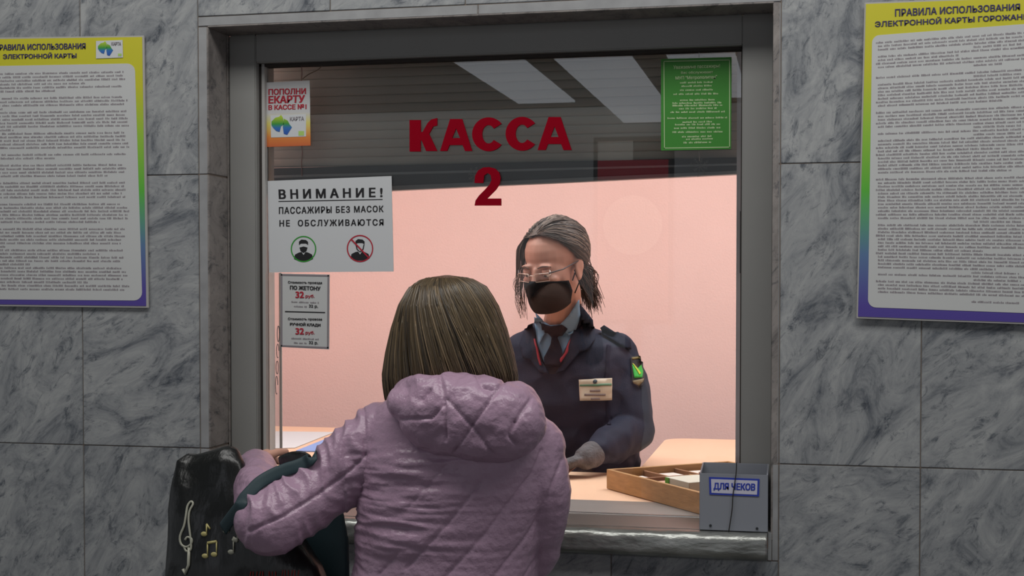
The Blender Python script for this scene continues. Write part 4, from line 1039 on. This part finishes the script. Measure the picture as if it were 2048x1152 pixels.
# mask
V = []; Fc = []; nu, nv = 26, 16
for j in range(nv+1):
    v = j/nv
    for i in range(nu+1):
        u = -1+2*i/nu; a = u*math.radians(74 - 6*abs(v-.5)*2)
        ztop = -.016 - .016*abs(u)**1.3; zbot = -.118 + .020*abs(u)**3
        z = ztop+(zbot-ztop)*v
        ridge = .020*math.exp(-(u/.22)**2)*math.sin(math.pi*min(1,v*1.15+.08)); 
        ry = .103*(1-.13*v**2.5) ; rx = .0745*(1-.11*v**1.5)
        y = .004-(ry)*math.cos(a)*(1 if v<.9 else 1-.6*(v-.9))-ridge; x = rx*math.sin(a)*1.04
        pl_ = .0012*math.sin(v*math.pi*6)*(1-abs(u))
        V.append(KM @ Vector((x, y-pl_-.004, z)))
for j in range(nv):
    for i in range(nu): a = j*(nu+1)+i; Fc.append((a,a+1,a+nu+2,a+nu+1))
mk = link('face_mask', mesh_from([(V,Fc)]), cl, M['mask'], True); md_ = mk.modifiers.new('t','SOLIDIFY'); md_.thickness = .0018; md_.offset = 0
for sx in (-1,1):
    tube('ear_loop', smooth_path([KM @ Vector(p) for p in ((sx*.066,-.012,-.040),(sx*.073,.004,-.012),(sx*.080,.022,.012),(sx*.078,.038,-.004),(sx*.074,.026,-.034),(sx*.064,-.006,-.078))],5), .0018, M['mask'], mk, 6)
# glasses
gl = []; zg = -.006
glo = None
for sx in (-1,1):
    q = [(sx*.010,-.108,zg+.010),(sx*.050,-.098,zg+.011),(sx*.051,-.098,zg-.011),(sx*.012,-.108,zg-.013)]
    P4 = [KM @ Vector(p) for p in q]; gl.append(tube_geo(P4+[P4[0],P4[1]], .0011, 6))
gl.append(tube_geo([KM @ Vector(p) for p in ((-.010,-.108,zg+.004),(0,-.111,zg+.007),(.010,-.108,zg+.004))], .0011, 6))
glo = link('glasses', mesh_from(gl), cl, M['rim'], True)
for sx in (-1,1):
    q = [KM @ Vector(p) for p in ((sx*.010,-.108,zg+.010),(sx*.050,-.098,zg+.011),(sx*.051,-.098,zg-.011),(sx*.012,-.108,zg-.013))]
    link('lens', mesh_from([(q,[(0,1,2,3)])]), glo, M['lens'])
    tube('temple_arm', [KM @ Vector(p) for p in ((sx*.051,-.097,zg+.010),(sx*.074,-.06,zg+.012),(sx*.080,.012,zg+.018),(sx*.080,.034,zg+.0))], .0019, M['temple'], glo, 6)
# jacket
kj = Rig()
kt2 = [(1.475,1120,.062,.055,.0),(1.462,1124,.085,.068,0),(1.445,1130,.12,.082,0),(1.41,1140,.172,.098,0),(1.35,1145,.190,.115,0),(1.26,1146,.186,.125,0),(1.16,1146,.182,.13,.01),(1.06,1146,.184,.13,.02),(.92,1146,.195,.14,.03),(.84,1146,.20,.145,.03)]
kj.rings([krg(z,x,a,b,d) for z,x,a,b,d in kt2], 44, 2.3)
for a,b,c,s_ in ((kL,eL,wL,1),(kR,eR,wR,-1)):
    kj.limb([a+Vector((-.015*s_,0,-.002)), a.lerp(b,.5)+Vector((.006*s_,0,0)), b],[.068,.062,.054],20)
    kj.limb([b, b.lerp(c,.5), c.lerp(b,.22)],[.056,.050,.038],20)
def kjd(A,N):
    d = .007*(.4-1.5*np.abs(nz3(A,(9,9,13),3.3)))+.003*nz3(A,(30,30,22),8.1)
    low = np.clip((1.25-A[:,2])*6,0,1); d += low*.007*nz3(A,(20,20,30),5.1)
    return d
kjo = kj.fuse('uniform_jacket', M['navy'], cl, .0045, 5, kjd); kt = BVHTree.FromPolygons([v.co.copy() for v in kjo.data.vertices]+[v.co.copy() for v in kbo.data.vertices], [tuple(p.vertices) for p in kjo.data.polygons]+[tuple(i+len(kjo.data.vertices) for i in p.vertices) for p in kbo.data.polygons])
# trousers / shoes / chair seat for the seated clerk (below the desk)
g = Rig()
for sx in (-1,1):
    x = cl.location.x+.09*sx; g.limb([(x,KYc+.06,.80),(x+.02*sx,KYc-.28,.76)],[.10,.078]); g.limb([(x+.02*sx,KYc-.28,.76),(x+.02*sx,KYc-.27,.36)],[.075,.06])
g.fuse('trousers', M['navy2'], cl, .008, 3)
for sx in (-1,1):
    g = Rig(); x = cl.location.x+.11*sx; g.ell((x,KYc-.32,.295),(.045,.12,.04)); g.limb([(x,KYc-.27,.34),(x,KYc-.27,.30)],[.045,.045]); g.fuse('shoe', M['boot'], cl, .007, 3)
tc_ = empty('stool', (cl.location.x, KYc+.03, .251), 'dark round stool under the uniformed person', 'stool')
bm = bmesh.new(); bmesh.ops.create_cone(bm, cap_ends=True, segments=28, radius1=.19, radius2=.18, depth=.06, matrix=Matrix.Translation((cl.location.x,KYc+.06,.655))); link('seat', bm_mesh(bm), tc_, M['navy2'])
tube('post', [(cl.location.x,KYc+.06,.27),(cl.location.x,KYc+.06,.62)], .025, M['metal'], tc_, 12)
bm = bmesh.new(); bmesh.ops.create_cone(bm, cap_ends=True, segments=28, radius1=.2, radius2=.18, depth=.02, matrix=Matrix.Translation((cl.location.x,KYc+.06,.2615))); link('foot_plate', bm_mesh(bm), tc_, M['metal'])
# shirt, collar, tie, lapels, badge, patch
drape('shirt_front', [(1068,634),(1084,640),(1100,650),(1122,648),(1140,626),(1152,612),(1156,632),(1144,668),(1132,700),(1118,724),(1088,724),(1076,690)], kt, .004, M['shirt'], cl, 6)
for q in ([(1070,624),(1076,648),(1080,690),(1092,668),(1104,652),(1086,640)], [(1154,598),(1156,630),(1146,668),(1138,672),(1126,656),(1118,650),(1138,626)]):
    drape('collar', q, kt, .012, M['shirt'], cl, 5, .003)
drape('tie', [(1082,648),(1092,646),(1104,650),(1116,648),(1124,646),(1134,654),(1124,668),(1116,676),(1126,700),(1128,724),(1120,734),(1092,732),(1090,716),(1102,690),(1104,676),(1090,662)], kt, .015, M['tie'], cl, 5, .005)
drape('lapel', [(1056,650),(1066,646),(1076,690),(1086,724),(1100,748),(1080,745),(1062,720),(1048,716),(1040,690)], kt, .010, M['navy'], cl, 6, .004)
drape('lapel', [(1158,606),(1172,622),(1186,640),(1190,680),(1176,700),(1160,704),(1150,716),(1130,740),(1112,748),(1124,716),(1142,676),(1152,640)], kt, .010, M['navy'], cl, 6, .004)
drape('red_cord', [(1071,680),(1074,680),(1082,716),(1086,732),(1082,732),(1077,716)], kt, .016, M['trimred'], cl, 5)
drape('red_cord', [(1138,688),(1142,680),(1136,706),(1122,726),(1120,722),(1132,704)], kt, .016, M['trimred'], cl, 5)
ep = drape('epaulette', [(1200,656),(1208,650),(1258,682),(1260,700),(1246,696),(1204,672)], kt, .010, M['navy2'], cl, 6, .004)
drape('pin', [(1213,651),(1217,650),(1219,655),(1224,657),(1223,662),(1217,661)], kt, .014, M['metal'], ep, 4)
drape('seam_flap', [(1213,690),(1222,690),(1218,760),(1222,850),(1214,850),(1209,760)], kt, .0025, M['navy2'], cl, 6, .002)
bd = drape('name_badge', [(1158,759),(1223,756),(1223,800),(1160,802)], kt, .010, mat('badge_card',(205,192,170),.5), cl, 6, .003)
drape('green_stripe', [(1160,769),(1222,767),(1222,772),(1160,773)], kt, .0112, mat('badge_green',(90,130,100),.6), bd, 6, .001)
drape('emblem', circle(1190,763,4,10), kt, .0112, mat('badge_emblem',(60,80,90),.6), bd, 4, .001)
for a,b,y in ((1180,1200,780),(1169,1210,788),(1181,1199,796)): drape('fine_print', [(a,y),(b,y-1),(b,y+3),(a,y+4)], kt, .0112, mat('badge_print',(130,115,110),.8), bd, 5, .001)
pa = drape('sleeve_patch', [(1260,714),(1281,712),(1288,758),(1286,768),(1277,776),(1264,766)], kt, .006, mat('patch_dark',(44,40,40),.8), cl, 5, .003)
drape('gold_edge', [(1262,716),(1280,714),(1281,718),(1263,720)], kt, .0072, mat('patch_gold',(130,115,70),.7), pa, 4, .001)
drape('gold_edge', [(1265,762),(1286,758),(1285,763),(1277,772),(1266,767)], kt, .0072, mat('patch_gold2',(120,105,75),.7), pa, 4, .001)
drape('green_shield', [(1263,730),(1268,732),(1274,738),(1280,730),(1284,744),(1283,756),(1268,757)], kt, .0074, mat('patch_green',(50,170,60),.6), pa, 4, .001)
drape('yellow_mark', [(1263,727),(1266,729),(1280,748),(1277,751)], kt, .0086, mat('patch_yellow',(190,200,60),.6), pa, 4, .001)
# glove on the left hand
g = Rig(); g.hand(wL+Vector((0,0,.001)), (-.8,-.35,-.28), (0,-.25,-1), -1, .97, (.2,.3,.25), r=.0112); g.limb([wL.lerp(eL,.12), wL],[.036,.031]); g.fuse('glove', M['glove'], cl, .004, 3)
g = Rig(); g.hand(wR+Vector((0,0,.001)), (.5,-.8,-.2), (0,-.1,-1), 1, .97, (.2,.3,.25), r=.0112); g.limb([wR.lerp(eR,.12), wR],[.036,.031]); g.fuse('glove', M['glove'], cl, .004, 3)
# hair pulled back, loose locks, ponytail
cap = Rig()
def HL(x,y,z): return KM @ Vector((x,y,z))
def scalp(az, el, r=1.0):
    """point over the skull: az around from the face (0) to the back (pi), el height angle"""
    return Vector((.078*r*math.sin(az)*math.cos(el), .014-.099*r*math.cos(az)*math.cos(el), .040+.086*r*math.sin(el)))
st = []
def hairline(az):
    """elevation of the hairline for azimuth az (0 front .. pi back)"""
    a = abs(az)
    if a < .8: return .80-.16*(a/.8)
    if a < 1.45: return .64-.76*(a-.8)/.65
    if a < 1.9: return -.15-.05*(a-1.45)
    return -.55
tail = Vector((.012,.104,-.034))
for i in range(1500):
    az = random.uniform(-math.pi,math.pi); el0 = hairline(az); el = el0+abs(random.gauss(0,.35)); el = min(el,1.5)
    r = random.uniform(1.0,1.055); p0 = scalp(az,el,r); pts = []
    side = 1 if az >= 0 else -1
    # travel over the skull towards the tie
    d1 = (p0-Vector((0,.014,.040))); d2 = (tail-Vector((0,.014,.040)))
    n = 11; puff = random.uniform(.0,.018)+.012*max(0,math.sin(el))
    for k in range(n):
        t = k/(n-1); e1 = Vector((d1.x/.078,d1.y/.099,d1.z/.086)); e2 = Vector((d2.x/.078,d2.y/.099,d2.z/.086)); e1n = e1.normalized(); e2n = e2.normalized()
        om = math.acos(max(-1,min(1,e1n.dot(e2n)))); so = max(math.sin(om),1e-3)
        e = e1n*(math.sin((1-t)*om)/so)+e2n*(math.sin(t*om)/so); rr = e1.length*(1-t)+e2.length*t*.98 + puff*math.sin(math.pi*min(1,t*1.15))*8*.35
        wv = .004*math.sin(9*t+az*7)
        pts.append(KM @ Vector((e.x*.078*rr, .014+e.y*.099*rr, .040+e.z*.086*rr+wv)))
    r0 = random.uniform(.0009,.0018); mi = random.choice((0,0,1,2,2,3)) if el > .7 else random.choice((0,2,1,0))
    st.append((pts,[r0*(.6+.4*min(1,k/2)) for k in range(n)],mi))
# loose lock down her right cheek
for i in range(75):
    a = random.uniform(0,1); s0 = scalp(-.75-.7*a,.85-.35*a+random.uniform(0,.3),1.05); w1 = random.uniform(-1,1); w2 = random.uniform(-1,1); dn = random.uniform(.05,.19)
    ph = random.uniform(0,6)
    p = [s0, Vector((-.066+.006*w1,-.034+.022*w2,.072)), Vector((-.074+.006*w1,-.038+.024*w2,.040)), Vector((-.079+.009*w1,-.044+.022*w2,-.01)), Vector((-.090+.012*w1+.004*math.sin(ph),-.052+.014*w2,-.06*dn/.12)), Vector((-.084+.012*w1+.005*math.sin(ph+2),-.060,-.10*dn/.13))]
    sp = smooth_path([KM @ q for q in p],3); st.append((sp,[.0009*(1-.6*k/len(sp)) for k in range(len(sp))],random.choice((0,1,2,3,4))))
# ponytail
for i in range(260):
    o = Vector((random.gauss(0,.010),random.gauss(0,.008),random.gauss(0,.010))); sp_ = random.uniform(.7,1.4)
    base_ = HL(*tail)+o; w1 = random.gauss(0,1)
    p = [base_, base_+Vector((.012,.014,-.020))+o*.7, base_+Vector((.026+.007*w1,.016,-.055)), base_+Vector((.040+.010*w1,.012,-.085*sp_))]
    sp = smooth_path(p,4); st.append((sp,[.0016*(1-.7*k/len(sp)) for k in range(len(sp))],random.choice((4,4,0,1))))
kh = strand_obj('hair', st, HC, cl, 4)
V = []; Fc = []; nu, nv = 48, 16
for j in range(nv+1):
    for i in range(nu+1):
        az = -math.pi+2*math.pi*i/nu; e0 = hairline(az)+.03; V.append(KM @ scalp(az, e0+(math.pi/2-e0)*j/nv, 1.03+.02*j/nv))
for j in range(nv):
    for i in range(nu): a = j*(nu+1)+i; Fc.append((a,a+1,a+nu+2,a+nu+1))
link('hair_cap', mesh_from([(V,Fc)]), kh, HC[0], True)
